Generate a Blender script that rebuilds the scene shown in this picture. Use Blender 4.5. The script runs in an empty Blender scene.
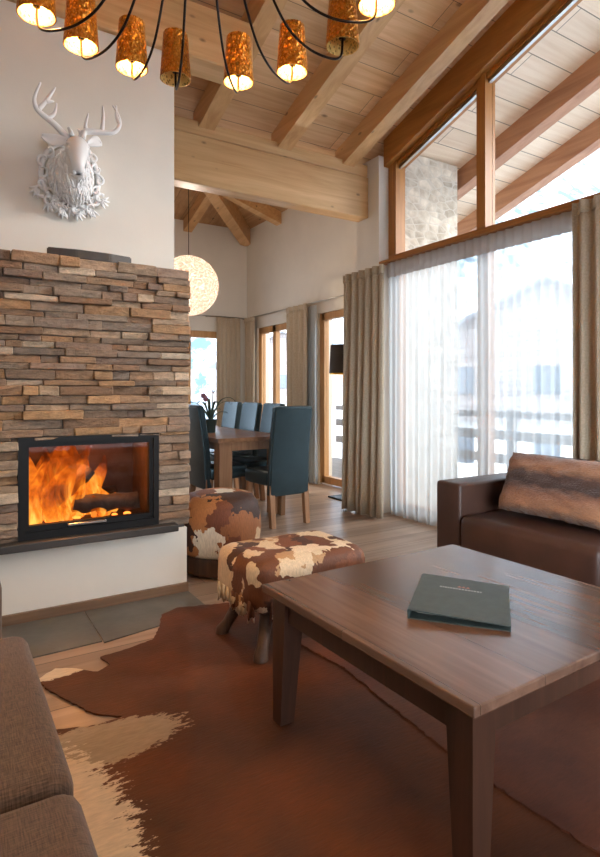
import bpy, bmesh, math, random
from mathutils import Vector, Matrix, noise
from mathutils.bvhtree import BVHTree
random.seed(7)
SC = bpy.context.scene
COL = SC.collection
PI = math.pi

# ------------------------------------------------------------------ materials
def lin(r, g, b):
    f = lambda c: (c/255/12.92) if c/255 <= .04045 else ((c/255+.055)/1.055)**2.4
    return (f(r), f(g), f(b), 1)

class NT:
    def __init__(s, name):
        s.m = bpy.data.materials.new(name); s.m.use_nodes = True
        s.t = s.m.node_tree; s.t.nodes.clear()
        s.out = s.n('ShaderNodeOutputMaterial')
    def n(s, kind, **kw):
        nd = s.t.nodes.new(kind)
        for k, v in kw.items():
            if k in nd.inputs.keys(): nd.inputs[k].default_value = v
            else: setattr(nd, k, v)
        return nd
    def l(s, a, b): s.t.links.new(a, b)
    def pos(s): return s.n('ShaderNodeTexCoord').outputs['Object']
    def noise(s, vec, scale, detail=4, rough=.55, dist=0):
        nd = s.n('ShaderNodeTexNoise'); nd.inputs['Scale'].default_value = scale
        nd.inputs['Detail'].default_value = detail; nd.inputs['Roughness'].default_value = rough
        nd.inputs['Distortion'].default_value = dist; s.l(vec, nd.inputs['Vector']); return nd.outputs['Fac']
    def mapv(s, vec, scale=(1, 1, 1), rot=(0, 0, 0), loc=(0, 0, 0)):
        nd = s.n('ShaderNodeMapping'); nd.inputs['Scale'].default_value = scale
        nd.inputs['Rotation'].default_value = rot; nd.inputs['Location'].default_value = loc
        s.l(vec, nd.inputs['Vector']); return nd.outputs['Vector']
    def ramp(s, fac, stops, interp='LINEAR'):
        nd = s.n('ShaderNodeValToRGB'); cr = nd.color_ramp; cr.interpolation = interp
        while len(cr.elements) < len(stops): cr.elements.new(.5)
        for e, (p, c) in zip(cr.elements, stops): e.position = p; e.color = c
        s.l(fac, nd.inputs['Fac']); return nd.outputs['Color']
    def mix(s, fac, a, b, mode='MIX'):
        nd = s.n('ShaderNodeMixRGB'); nd.blend_type = mode
        for sk, v in (('Fac', fac), ('Color1', a), ('Color2', b)):
            if hasattr(v, 'is_output'): s.l(v, nd.inputs[sk])
            else: nd.inputs[sk].default_value = v
        return nd.outputs['Color']
    def math(s, op, a, b=0.0, clamp=False):
        nd = s.n('ShaderNodeMath'); nd.operation = op; nd.use_clamp = clamp
        for i, v in enumerate((a, b)):
            if hasattr(v, 'is_output'): s.l(v, nd.inputs[i])
            else: nd.inputs[i].default_value = v
        return nd.outputs[0]
    def bump(s, h, strength=.3, dist=.01):
        nd = s.n('ShaderNodeBump'); nd.inputs['Strength'].default_value = strength
        nd.inputs['Distance'].default_value = dist; s.l(h, nd.inputs['Height']); return nd.outputs['Normal']
    def bsdf(s, col=None, rough=.5, metal=0, normal=None, spec=None, sheen=0):
        p = s.n('ShaderNodeBsdfPrincipled')
        if col is not None:
            if hasattr(col, 'is_output'): s.l(col, p.inputs['Base Color'])
            else: p.inputs['Base Color'].default_value = col
        if hasattr(rough, 'is_output'): s.l(rough, p.inputs['Roughness'])
        else: p.inputs['Roughness'].default_value = rough
        p.inputs['Metallic'].default_value = metal
        if spec is not None: p.inputs['Specular IOR Level'].default_value = spec
        if sheen: p.inputs['Sheen Weight'].default_value = sheen
        if normal is not None: s.l(normal, p.inputs['Normal'])
        return p.outputs['BSDF']
    def done(s, sh): s.l(sh, s.out.inputs['Surface']); return s.m

def plain(name, col, rough=.5, metal=0, var=.06, scale=8, bump=0, bscale=60, spec=None, sheen=0):
    t = NT(name); p = t.pos()
    f = t.noise(p, scale)
    dk = tuple(c*(1-var*2) for c in col[:3])+(1,); lt = tuple(min(1, c*(1+var*2)) for c in col[:3])+(1,)
    c = t.ramp(f, [(.3, dk), (.7, lt)])
    nm = t.bump(t.noise(p, bscale), bump, .004) if bump else None
    return t.done(t.bsdf(c, rough, metal, nm, spec, sheen))

def wood(name, dark, light, axis=0, rough=.5, grain=1.0, knots=0, plank=None, cross=None, mortar=.002, bump=.15, tone=.25, spec=None):
    """grain runs along axis; plank = (length, width) draws board joints in the plane of axis and cross"""
    t = NT(name); p = t.pos()
    sc = [22*grain]*3; sc[axis] = 1.2*grain
    warp = t.noise(t.mapv(p, tuple(3 if i != axis else .8 for i in range(3))), 1.0, 2)
    g = t.noise(t.mapv(p, tuple(sc)), 1.0, 6, .6, .6)
    f = t.math('ADD', t.math('MULTIPLY', g, .7), t.math('MULTIPLY', warp, .3))
    c = t.ramp(f, [(.34, dark), (.66, light)])
    h = g
    if knots:
        ks = [3.2]*3; ks[axis] = 1.6
        v = t.n('ShaderNodeTexVoronoi'); v.inputs['Scale'].default_value = knots
        t.l(t.mapv(p, tuple(ks)), v.inputs['Vector'])
        k = t.ramp(v.outputs['Distance'], [(.05, (1, 1, 1, 1)), (.12, (0, 0, 0, 1))])
        c = t.mix(t.math('MULTIPLY', k, .75), c, tuple(x*.28 for x in dark[:3])+(1,))
    if plank:
        sp = t.n('ShaderNodeSeparateXYZ'); t.l(p, sp.inputs[0])
        cb = t.n('ShaderNodeCombineXYZ'); t.l(sp.outputs[axis], cb.inputs[0]); t.l(sp.outputs[cross], cb.inputs[1])
        b = t.n('ShaderNodeTexBrick'); t.l(cb.outputs[0], b.inputs['Vector'])
        b.inputs['Scale'].default_value = 1; b.inputs['Brick Width'].default_value = plank[0]
        b.inputs['Row Height'].default_value = plank[1]; b.inputs['Mortar Size'].default_value = mortar
        b.inputs['Color1'].default_value = (1-tone,)*3+(1,); b.inputs['Color2'].default_value = (1+tone*.3,)*3+(1,)
        b.inputs['Mortar'].default_value = (.25,)*3+(1,); b.offset = .37
        c = t.mix(1.0, c, b.outputs['Color'], 'MULTIPLY')
        h = t.math('SUBTRACT', t.math('MULTIPLY', g, .3), b.outputs['Fac'])
    return t.done(t.bsdf(c, rough, 0, t.bump(h, bump, .004), spec))

M = {}
M['wall'] = plain('white plaster', lin(226, 221, 211), .9, var=.015, scale=3, bump=.08, bscale=90)
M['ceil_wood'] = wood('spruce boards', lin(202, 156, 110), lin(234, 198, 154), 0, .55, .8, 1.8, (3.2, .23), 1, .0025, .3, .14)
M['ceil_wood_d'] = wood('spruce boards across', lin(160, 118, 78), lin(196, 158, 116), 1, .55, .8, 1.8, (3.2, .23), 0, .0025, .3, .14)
M['raft'] = wood('spruce rafter', lin(190, 144, 96), lin(220, 180, 130), 1, .36, .7, 2.2, bump=.1)
M['beamx'] = wood('spruce beam', lin(194, 148, 98), lin(226, 188, 138), 0, .36, .7, 2.4, bump=.1)
M['fr_y'] = wood('larch window frame along', lin(150, 94, 38), lin(184, 124, 58), 1, .45, 1, bump=.05)
M['fr_z'] = wood('larch window frame upright', lin(150, 94, 38), lin(184, 124, 58), 2, .45, 1, bump=.05)
M['fr_light'] = wood('pale larch frame', lin(176, 128, 78), lin(206, 160, 108), 2, .45, 1, bump=.05)
M['floor'] = wood('oak floor boards', lin(142, 118, 100), lin(186, 162, 142), 0, .36, .6, .22, (2.2, .21), 1, .003, .18, .28)
M['skirt'] = wood('brown skirting', lin(104, 78, 58), lin(134, 104, 80), 0, .5)
M['table'] = wood('walnut table top', lin(88, 62, 50), lin(134, 102, 84), 1, .26, .7, 0, (3.0, .24), 0, .0008, .12, .3, .7)
M['table_d'] = wood('walnut table frame', lin(54, 33, 24), lin(84, 54, 40), 2, .4, 1)
M['oak_leg'] = wood('oak', lin(132, 92, 62), lin(172, 128, 92), 2, .45, 1)
M['oak_top'] = wood('oak table top', lin(120, 84, 58), lin(160, 118, 86), 1, .28, .8)
M['stool_leg'] = wood('brown stool leg', lin(60, 38, 26), lin(98, 66, 44), 2, .5, 1)
M['black'] = plain('black steel', lin(17, 16, 17), .45, 0, spec=.3)
M['dark'] = plain('dark metal', lin(44, 36, 34), .35, .8)
M['steel'] = plain('brushed steel', lin(190, 188, 184), .28, 1)
M['slate'] = plain('dark slate', lin(62, 58, 56), .45, 0, .14, 6, .4, 40)
M['tile'] = plain('grey slate tile', lin(98, 94, 88), .42, 0, .12, 5, .25, 30)
M['leather_d'] = plain('teal black leather', lin(38, 47, 50), .33, 0, .08, 10, .15, 180, spec=.7)
M['leather_d'].node_tree.nodes['Principled BSDF'].inputs['Specular Tint'].default_value = lin(186, 224, 238)  # blue of the window reflections put into the leather's specular colour
M['leather_b'] = plain('brown leather', lin(74, 50, 41), .42, 0, .08, 6, .2, 160)
M['white_gl'] = plain('white lacquer', lin(238, 238, 238), .38, 0, .01)
M['paper'] = plain('paper', lin(150, 148, 142), .7)
M['folder'] = plain('charcoal green leatherette', lin(66, 78, 76), .5, 0, .08, 30, .25, 300)
M['mark'] = plain('silver print', lin(176, 178, 176), .5)
M['mark_r'] = plain('copper print', lin(176, 112, 100), .5)
M['plant'] = plain('leaf green', lin(70, 86, 70), .5, 0, .2)
M['bloom'] = plain('mauve petals', lin(150, 96, 108), .6, 0, .15, 40)
M['pot'] = plain('dark green pot', lin(48, 62, 58), .3)
M['shade'] = plain('dark lamp shade', lin(62, 54, 50), .8)
M['gold_in'] = plain('gold lining', lin(214, 170, 70), .3, 1)
M['snow'] = plain('snow', lin(216, 222, 230), .8, 0, .02, 2)
M['ext_wood'] = wood('weathered spruce', lin(156, 108, 80), lin(192, 146, 112), 1, .6, .7, .5)
M['ext_boards'] = wood('soffit boards', lin(226, 204, 176), lin(244, 228, 206), 0, .6, .8, .7, (2.6, .22), 1, .004, .3, .12)
M['chalet'] = wood('chalet boards', lin(128, 120, 118), lin(160, 150, 146), 0, .7, .5, 0, (4, .2), 2, .01)
M['chalet_w'] = plain('chalet plaster', lin(225, 222, 216), .9, 0, .02)
M['rail'] = wood('balcony rail', lin(96, 84, 74), lin(130, 116, 104), 1, .6, .7)
M['winglass'] = plain('chalet window', lin(70, 80, 92), .1)

def m_glass():
    t = NT('window glass')
    tr = t.n('ShaderNodeBsdfTransparent'); gl = t.n('ShaderNodeBsdfGlossy'); gl.inputs['Roughness'].default_value = .02
    lw = t.n('ShaderNodeLayerWeight'); lw.inputs['Blend'].default_value = .5
    ge = t.n('ShaderNodeNewGeometry')
    f = t.math('ADD', t.math('MULTIPLY', t.math('POWER', lw.outputs['Facing'], 5), .55), .02)
    f = t.math('MULTIPLY', f, t.math('SUBTRACT', 1, ge.outputs['Backfacing']))
    mx = t.n('ShaderNodeMixShader'); t.l(f, mx.inputs[0]); t.l(tr.outputs[0], mx.inputs[1]); t.l(gl.outputs[0], mx.inputs[2])
    return t.done(mx.outputs[0])
M['glass'] = m_glass()

def m_sheer(name, col, clear):
    t = NT(name); p = t.pos()
    w = t.noise(t.mapv(p, (60, 60, 3)), 1, 3)
    tr = t.n('ShaderNodeBsdfTransparent'); tl = t.n('ShaderNodeBsdfTranslucent'); df = t.n('ShaderNodeBsdfDiffuse')
    tl.inputs['Color'].default_value = col; df.inputs['Color'].default_value = col
    a = t.n('ShaderNodeMixShader'); a.inputs[0].default_value = .45; t.l(tl.outputs[0], a.inputs[1]); t.l(df.outputs[0], a.inputs[2])
    b = t.n('ShaderNodeMixShader'); t.l(t.math('ADD', t.math('MULTIPLY', w, -.12), 1-clear+.06), b.inputs[0])
    t.l(tr.outputs[0], b.inputs[1]); t.l(a.outputs[0], b.inputs[2])
    return t.done(b.outputs[0])
M['sheer'] = m_sheer('white voile', lin(220, 234, 244), .40)
M['sheer_head'] = m_sheer('voile heading tape', lin(226, 220, 216), .1)

def m_drape():
    t = NT('taupe drape'); p = t.pos()
    f = t.noise(t.mapv(p, (90, 90, 90)), 1, 3)
    c = t.ramp(f, [(.3, lin(178, 162, 138)), (.7, lin(200, 184, 160))])
    d = t.bsdf(c, .75, 0, t.bump(f, .2, .002), sheen=.3)
    tl = t.n('ShaderNodeBsdfTranslucent'); tl.inputs['Color'].default_value = lin(170, 150, 126)
    mx = t.n('ShaderNodeMixShader'); mx.inputs[0].default_value = .08
    t.l(d, mx.inputs[1]); t.l(tl.outputs[0], mx.inputs[2]); return t.done(mx.outputs[0])
M['drape'] = m_drape()

def m_weave():
    t = NT('grey brown woven upholstery'); p = t.pos()
    a = t.noise(t.mapv(p, (30, 420, 30)), 1, 2); b = t.noise(t.mapv(p, (420, 30, 30)), 1, 2)
    f = t.math('MULTIPLY', t.math('ADD', a, b), .5)
    c = t.ramp(f, [(.36, lin(64, 48, 39)), (.64, lin(116, 93, 77))])
    return t.done(t.bsdf(c, .85, 0, t.bump(f, .5, .002), sheen=.2))
M['weave'] = m_weave()

def m_stone():
    t = NT('split stone strips'); p = t.pos()
    at = t.n('ShaderNodeAttribute'); at.attribute_name = 'tint'
    f = t.noise(t.mapv(p, (16, 16, 42)), 1, 7, .72); g = t.noise(p, 70, 5, .7)
    c = t.mix(.75, at.outputs['Color'], t.ramp(f, [(.34, (.55, .53, .51, 1)), (.66, (1.4, 1.37, 1.33, 1))]), 'MULTIPLY')
    h = t.math('ADD', f, t.math('MULTIPLY', g, .5))
    return t.done(t.bsdf(c, .82, 0, t.bump(h, .9, .016)))
M['stone'] = m_stone()

def m_rubble():
    t = NT('rubble masonry'); p = t.pos()
    v = t.n('ShaderNodeTexVoronoi'); v.feature = 'DISTANCE_TO_EDGE'; v.inputs['Scale'].default_value = 1
    w = t.mapv(p, (7, 7, 13)); t.l(w, v.inputs['Vector'])
    v2 = t.n('ShaderNodeTexVoronoi'); v2.inputs['Scale'].default_value = 1; t.l(w, v2.inputs['Vector'])
    sv = t.n('ShaderNodeSeparateColor'); t.l(v2.outputs['Color'], sv.inputs[0])
    base = t.mix(.6, t.ramp(t.noise(p, 9), [(.3, lin(176, 166, 150)), (.7, lin(226, 218, 204))]), t.ramp(sv.outputs[0], [(0, (.6, .58, .55, 1)), (1, (1.1, 1.08, 1.05, 1))]), 'MULTIPLY')
    j = t.ramp(v.outputs['Distance'], [(.02, (1, 1, 1, 1)), (.08, (0, 0, 0, 1))])
    c = t.mix(j, base, lin(200, 194, 182))
    return t.done(t.bsdf(c, .9, 0, t.bump(v.outputs['Distance'], .5, .03)))
M['rubble'] = m_rubble()

CREAM, BRN, TAN, DKB = lin(222, 200, 168), lin(116, 62, 36), lin(170, 124, 80), lin(66, 34, 22)
def m_hide(name, patch=None, sc=(6, 6, 6), stops=None, shine=.5):
    """cowhide with irregular brown and cream patches"""
    t = NT(name); p = t.pos()
    n1 = t.n('ShaderNodeTexNoise'); n1.inputs['Scale'].default_value = 16; n1.inputs['Detail'].default_value = 3; t.l(p, n1.inputs['Vector'])
    off = t.n('ShaderNodeVectorMath'); off.operation = 'SCALE'; off.inputs['Scale'].default_value = .11; t.l(n1.outputs['Color'], off.inputs[0])
    q = t.n('ShaderNodeVectorMath'); q.operation = 'ADD'; t.l(p, q.inputs[0]); t.l(off.outputs[0], q.inputs[1])
    v = t.n('ShaderNodeTexVoronoi'); v.distance = 'CHEBYCHEV'; v.inputs['Scale'].default_value = 1; v.inputs['Randomness'].default_value = .9
    t.l(t.mapv(q.outputs[0], sc, (0, 0, .1)), v.inputs['Vector'])
    sp = t.n('ShaderNodeSeparateColor'); t.l(v.outputs['Color'], sp.inputs[0])
    c = t.ramp(sp.outputs[0], stops or [(0, BRN), (.3, CREAM), (.52, DKB), (.6, TAN), (.72, lin(140, 76, 44)), (.86, CREAM)], 'CONSTANT')
    hair = t.noise(t.mapv(p, (160, 160, 30)), 1, 3)
    c = t.mix(.5, c, t.ramp(hair, [(.3, (.6, .6, .6, 1)), (.7, (1.25, 1.25, 1.25, 1))]), 'MULTIPLY')
    return t.done(t.bsdf(c, .6, 0, t.bump(hair, .5, .006), sheen=0))
M['hide_bench'] = m_hide('patchwork cowhide', sc=(11, 12, 6.5), stops=[(0, lin(108, 60, 32)), (.26, CREAM), (.48, lin(74, 40, 24)), (.58, lin(186, 146, 104)), (.7, lin(128, 72, 40)), (.82, lin(232, 212, 184))])
M['hide_pouf'] = m_hide('mottled cowhide', sc=(6.5, 6.5, 5.5), stops=[(0, lin(150, 92, 50)), (.2, DKB), (.34, lin(182, 120, 70)), (.5, lin(236, 224, 204)), (.68, lin(118, 64, 36)), (.82, lin(60, 34, 24)), (.9, lin(206, 176, 140))])

def m_rug(name, base_d, base_l, blobs):
    t = NT(name); p = t.pos()
    n = t.noise(p, 2.2, 3); hair = t.noise(t.mapv(p, (26, 120, 60), (0, 0, .5)), 1, 4)
    c = t.ramp(n, [(.35, base_d), (.68, base_l)])
    ragged = t.noise(t.mapv(p, (24, 62, 30), (0, 0, .45)), 1, 3, .7)
    for (x, y, rx, ry, rot, col) in blobs:
        vm = t.mapv(p, (1, 1, 1), (0, 0, 0), (-x, -y, 0)); vr = t.n('ShaderNodeVectorRotate'); vr.inputs['Angle'].default_value = -rot; t.l(vm, vr.inputs['Vector'])
        ln = t.n('ShaderNodeVectorMath'); ln.operation = 'LENGTH'; t.l(t.mapv(vr.outputs[0], (1/rx, 1/ry, 0)), ln.inputs[0])
        d = t.math('ADD', ln.outputs['Value'], t.math('MULTIPLY', t.math('SUBTRACT', ragged, .5), .9))
        k = t.ramp(d, [(.93, (1, 1, 1, 1)), (1.0, (0, 0, 0, 1))])
        c = t.mix(k, c, col)
    c = t.mix(.55, c, t.ramp(hair, [(.3, (.72, .72, .72, 1)), (.7, (1.15, 1.15, 1.15, 1))]), 'MULTIPLY')
    return t.done(t.bsdf(c, .62, 0, t.bump(hair, .45, .005), sheen=0))

def m_pillow():
    t = NT('striped brown fur'); p = t.pos()
    sp = t.n('ShaderNodeSeparateXYZ'); t.l(p, sp.inputs[0])
    n = t.noise(t.mapv(p, (9, 9, 30)), 1, 4)
    z = t.math('ADD', t.math('MULTIPLY', sp.outputs[2], 2.35), t.math('MULTIPLY', t.math('SUBTRACT', n, .5), .22))
    z = t.math('ADD', z, .5)
    c = t.ramp(z, [(.02, lin(92, 62, 46)), (.16, lin(190, 136, 96)), (.34, lin(158, 110, 84)), (.46, lin(74, 50, 42)), (.6, lin(84, 58, 48)), (.72, lin(184, 130, 92)), (.9, lin(150, 106, 84)), (1, lin(104, 78, 66))])
    hair = t.noise(t.mapv(p, (60, 60, 200)), 1, 4)
    c = t.mix(.5, c, t.ramp(hair, [(.3, (.65, .65, .65, 1)), (.7, (1.2, 1.2, 1.2, 1))]), 'MULTIPLY')
    return t.done(t.bsdf(c, .8, 0, t.bump(hair, .9, .012), sheen=.4))
M['pillow'] = m_pillow()

def m_gold():
    t = NT('perforated gold shade'); p = t.pos()
    v = t.n('ShaderNodeTexVoronoi'); v.inputs['Scale'].default_value = 1; t.l(t.mapv(p, (95, 95, 70)), v.inputs['Vector'])
    hole = t.ramp(v.outputs['Distance'], [(.30, (1, 1, 1, 1)), (.40, (0, 0, 0, 1))])
    g = t.bsdf(t.ramp(t.noise(p, 60), [(.3, lin(176, 108, 28)), (.7, lin(232, 164, 66))]), .32, .9, t.bump(v.outputs['Distance'], .9, .01))
    tl = t.n('ShaderNodeBsdfTranslucent'); tl.inputs['Color'].default_value = (1, .62, .18, 1)
    mx = t.n('ShaderNodeMixShader'); t.l(t.math('MULTIPLY', hole, .75), mx.inputs[0]); t.l(g, mx.inputs[1]); t.l(tl.outputs[0], mx.inputs[2])
    return t.done(mx.outputs[0])
M['gold'] = m_gold()
def m_lin():
    t = NT('pale gold shade lining'); p = t.pos()
    v = t.n('ShaderNodeTexVoronoi'); v.inputs['Scale'].default_value = 1; t.l(t.mapv(p, (95, 95, 70)), v.inputs['Vector'])
    hole = t.ramp(v.outputs['Distance'], [(.30, (1, 1, 1, 1)), (.40, (0, 0, 0, 1))])
    d = t.bsdf(lin(246, 206, 124), .5, 0); tr = t.n('ShaderNodeBsdfTransparent')
    mx = t.n('ShaderNodeMixShader'); t.l(t.math('MULTIPLY', hole, .8), mx.inputs[0]); t.l(d, mx.inputs[1]); t.l(tr.outputs[0], mx.inputs[2])
    return t.done(mx.outputs[0])
M['gold_lin'] = m_lin()

def emit(name, col, st):
    t = NT(name); e = t.n('ShaderNodeEmission'); e.inputs['Color'].default_value = col; e.inputs['Strength'].default_value = st
    return t.done(e.outputs[0])
M['bulb_on'] = emit('lit bulb', (1, .66, .26, 1), 9)
def m_bulb():
    t = NT('lit glass bulb'); tr = t.n('ShaderNodeBsdfTransparent'); e = t.n('ShaderNodeEmission'); e.inputs['Color'].default_value = (1, .72, .36, 1); e.inputs['Strength'].default_value = 3
    mx = t.n('ShaderNodeMixShader'); mx.inputs[0].default_value = .3; t.l(tr.outputs[0], mx.inputs[1]); t.l(e.outputs[0], mx.inputs[2]); return t.done(mx.outputs[0])
M['bulb_on'] = m_bulb()
M['bulb_glass'] = M['glass']
M['bulb_off'] = plain('unlit bulb', lin(60, 52, 46), .12)

def m_flame():
    t = NT('wood fire flame'); p = t.pos()
    n = t.noise(t.mapv(p, (9, 9, 5), (0, .35, 0)), 1, 5, .6, 1.2)
    sp = t.n('ShaderNodeSeparateXYZ'); t.l(p, sp.inputs[0])
    hgt = t.math('MULTIPLY', t.math('SUBTRACT', sp.outputs[2], .10), -.55)
    f = t.math('ADD', n, hgt)
    c = t.ramp(f, [(.26, (.45, .04, .003, 1)), (.42, (.95, .14, .008, 1)), (.55, (1, .27, .018, 1)), (.72, (1, .55, .1, 1))])
    st = t.ramp(f, [(.24, (.08, .08, .08, 1)), (.5, (.5, .5, .5, 1)), (.78, (1, 1, 1, 1))])
    e = t.n('ShaderNodeEmission'); t.l(c, e.inputs['Color']); t.l(t.math('MULTIPLY', st, .66), e.inputs['Strength'])
    tr = t.n('ShaderNodeBsdfTransparent'); mx = t.n('ShaderNodeMixShader')
    t.l(t.ramp(f, [(.24, (.12, .12, .12, 1)), (.5, (.62, .62, .62, 1))]), mx.inputs[0])
    t.l(tr.outputs[0], mx.inputs[1]); t.l(e.outputs[0], mx.inputs[2]); return t.done(mx.outputs[0])
M['flame'] = m_flame()
M['ember'] = emit('glowing embers', (1, .2, .03, 1), 1.2)
M['char'] = plain('charred bark', lin(52, 34, 24), .9, 0, .3, 20, .8, 40)
M['brick'] = plain('sooty firebrick', lin(76, 52, 42), .9, 0, .2, 6, .4, 20)

def m_globe():
    t = NT('white thread ball'); p = t.pos()
    w = t.n('ShaderNodeTexVoronoi'); w.feature = 'DISTANCE_TO_EDGE'; w.inputs['Scale'].default_value = 20; t.l(p, w.inputs['Vector'])
    k = t.ramp(w.outputs['Distance'], [(.02, (1, 1, 1, 1)), (.1, (0.25, 0.25, 0.25, 1))])
    d = t.bsdf(lin(200, 184, 174), .6); e = t.n('ShaderNodeBsdfTranslucent'); e.inputs['Color'].default_value = lin(150, 128, 116)
    m1 = t.n('ShaderNodeMixShader'); m1.inputs[0].default_value = .5; t.l(d, m1.inputs[1]); t.l(e.outputs[0], m1.inputs[2])
    tr = t.n('ShaderNodeBsdfTransparent'); mx = t.n('ShaderNodeMixShader'); t.l(k, mx.inputs[0]); t.l(tr.outputs[0], mx.inputs[1]); t.l(m1.outputs[0], mx.inputs[2])
    return t.done(mx.outputs[0])
M['globe'] = m_globe()

def m_mount():
    t = NT('snowy forest slope'); p = t.pos()
    f = t.noise(t.mapv(p, (.25, .25, .16)), 1, 8, .7)
    c = t.ramp(f, [(.38, lin(128, 148, 164)), (.48, lin(196, 206, 216)), (.58, lin(84, 106, 120))])
    return t.done(t.bsdf(c, .9))
M['mount'] = m_mount()

# ------------------------------------------------------------------ mesh helpers
def xf(bm, vs, mat):
    if mat is not None: bmesh.ops.transform(bm, matrix=mat, verts=vs)

def box(bm, x0, x1, y0, y1, z0, z1, bev=0, mat=None, seg=2):
    vs = [bm.verts.new((x, y, z)) for z in (z0, z1) for y in (y0, y1) for x in (x0, x1)]
    fs = [bm.faces.new([vs[i] for i in q]) for q in ((0, 2, 3, 1), (4, 5, 7, 6), (0, 1, 5, 4), (2, 6, 7, 3), (0, 4, 6, 2), (1, 3, 7, 5))]
    if bev:
        es = {e for f in fs for e in f.edges}
        r = bmesh.ops.bevel(bm, geom=list(es), offset=bev, segments=seg, profile=.5, affect='EDGES')
        vs = list({v for f in r['faces'] for v in f.verts} | {v for v in vs if v.is_valid})
    xf(bm, vs, mat); return vs

def hexa(bm, pts):
    """eight corners: bottom ring of four, then top ring of four"""
    vs = [bm.verts.new(p) for p in pts]
    for q in ((3, 2, 1, 0), (4, 5, 6, 7), (0, 1, 5, 4), (1, 2, 6, 5), (2, 3, 7, 6), (3, 0, 4, 7)): bm.faces.new([vs[i] for i in q])

def tube(bm, pts, rad, n=10, cap=True):
    pts = [Vector(p) for p in pts]
    if not hasattr(rad, '__len__'): rad = [rad]*len(pts)
    rings = []; up = None
    for i, p in enumerate(pts):
        d = (pts[min(i+1, len(pts)-1)]-pts[max(i-1, 0)]).normalized()
        if up is None:
            up = Vector((0, 0, 1)) if abs(d.z) < .9 else Vector((1, 0, 0))
        a = d.cross(up)
        if a.length < 1e-4: a = d.cross(Vector((.3, 1, .2)))
        a.normalize(); b = a.cross(d).normalized(); up = b
        rings.append([bm.verts.new(p+(a*math.cos(k*2*PI/n)+b*math.sin(k*2*PI/n))*rad[i]) for k in range(n)])
    for r, s in zip(rings, rings[1:]):
        for k in range(n): bm.faces.new((r[k], r[(k+1) % n], s[(k+1) % n], s[k]))
    if cap: bm.faces.new(rings[0][::-1]); bm.faces.new(rings[-1])

def smooth_path(pts, n=6):
    P = [Vector(p) for p in pts]; out = []
    for i in range(len(P)-1):
        a, b, c, d = P[max(i-1, 0)], P[i], P[i+1], P[min(i+2, len(P)-1)]
        for k in range(n):
            t = k/n
            out.append(.5*((2*b)+(c-a)*t+(2*a-5*b+4*c-d)*t*t+(3*b-a-3*c+d)*t**3))
    out.append(P[-1]); return out

def lathe(bm, prof, n=24, c=(0, 0, 0), closed=False):
    rings = []
    for r, z in prof:
        rings.append([bm.verts.new((c[0]+r*math.cos(k*2*PI/n), c[1]+r*math.sin(k*2*PI/n), c[2]+z)) for k in range(n)])
    pr = list(zip(rings, rings[1:]))+([(rings[-1], rings[0])] if closed else [])
    for r, s in pr:
        for k in range(n): bm.faces.new((r[k], r[(k+1) % n], s[(k+1) % n], s[k]))
    if not closed:
        if prof[0][0] > 1e-4: bm.faces.new(rings[0][::-1])
        if prof[-1][0] > 1e-4: bm.faces.new(rings[-1])

def ball(bm, c, r, sx=1, sy=1, sz=1, u=14, v=9):
    bmesh.ops.create_uvsphere(bm, u_segments=u, v_segments=v, radius=r, matrix=Matrix.Translation(c) @ Matrix.Diagonal((sx, sy, sz, 1)))

def prism(bm, outline, z0, z1):
    a = [bm.verts.new((x, y, z0)) for x, y in outline]; b = [bm.verts.new((x, y, z1)) for x, y in outline]
    n = len(a); bm.faces.new(a[::-1]); bm.faces.new(b)
    for i in range(n): bm.faces.new((a[i], a[(i+1) % n], b[(i+1) % n], b[i]))

def sheet(bm, rows, thick=0):
    """rows: list of rows of points; thick closes it into a slab"""
    g = [[bm.verts.new(p) for p in r] for r in rows]
    fs = []
    for r, s in zip(g, g[1:]):
        for i in range(len(r)-1): fs.append(bm.faces.new((r[i], r[i+1], s[i+1], s[i])))
    if thick: 
        bm.normal_update(); bmesh.ops.solidify(bm, geom=fs, thickness=thick)

NB = bmesh.new
def origin(o):
    v = Vector((0, 0, 0))
    while o is not None: v = v+o.location; o = o.parent
    return v

def obj(name, bm, mat, parent=None, smooth=False, loc=None, angle=None, mods=None, local=False):
    """links bm as ONE mesh object; the mesh is given in world space unless local"""
    bmesh.ops.remove_doubles(bm, verts=bm.verts, dist=1e-6)
    bmesh.ops.recalc_face_normals(bm, faces=bm.faces)
    off = Vector((0, 0, 0)) if local else (origin(parent) if parent else Vector((0, 0, 0)))
    o = bpy.data.objects.new(name, None)
    if loc is not None and not parent: off = Vector(loc)
    if off.length: bmesh.ops.translate(bm, verts=bm.verts, vec=-off)
    me = bpy.data.meshes.new(name); bm.to_mesh(me); bm.free()
    bpy.data.objects.remove(o); o = bpy.data.objects.new(name, me)
    me.materials.append(mat if not isinstance(mat, str) else M[mat])
    if smooth:
        for p in me.polygons: p.use_smooth = True
        if angle: 
            me.set_sharp_from_angle(angle=math.radians(angle))
    COL.objects.link(o)
    if parent: o.parent = parent
    elif loc is not None: o.location = loc
    for kind, kw in (mods or []):
        md = o.modifiers.new(kind.lower(), kind)
        for k, v in kw.items(): setattr(md, k, v)
    return o

def tag(o, label, cat, group=None, kind=None):
    o['label'] = label; o['category'] = cat
    if group: o['group'] = group
    if kind: o['kind'] = kind
    return o

def thing(name, label, cat, loc=(0, 0, 0), rz=0, group=None):
    o = bpy.data.objects.new(name, None); COL.objects.link(o); o.location = loc; o.rotation_euler = (0, 0, rz)
    o.empty_display_size = .1
    return tag(o, label, cat, group)

def struct(name, bm, mat, parent=None, **kw):
    o = obj(name, bm, mat, parent, **kw)
    if not parent: o['kind'] = 'structure'
    return o

def sroot(name, loc=(0, 0, 0)):
    o = bpy.data.objects.new(name, None); COL.objects.link(o); o.location = loc; o['kind'] = 'structure'; return o

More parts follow.
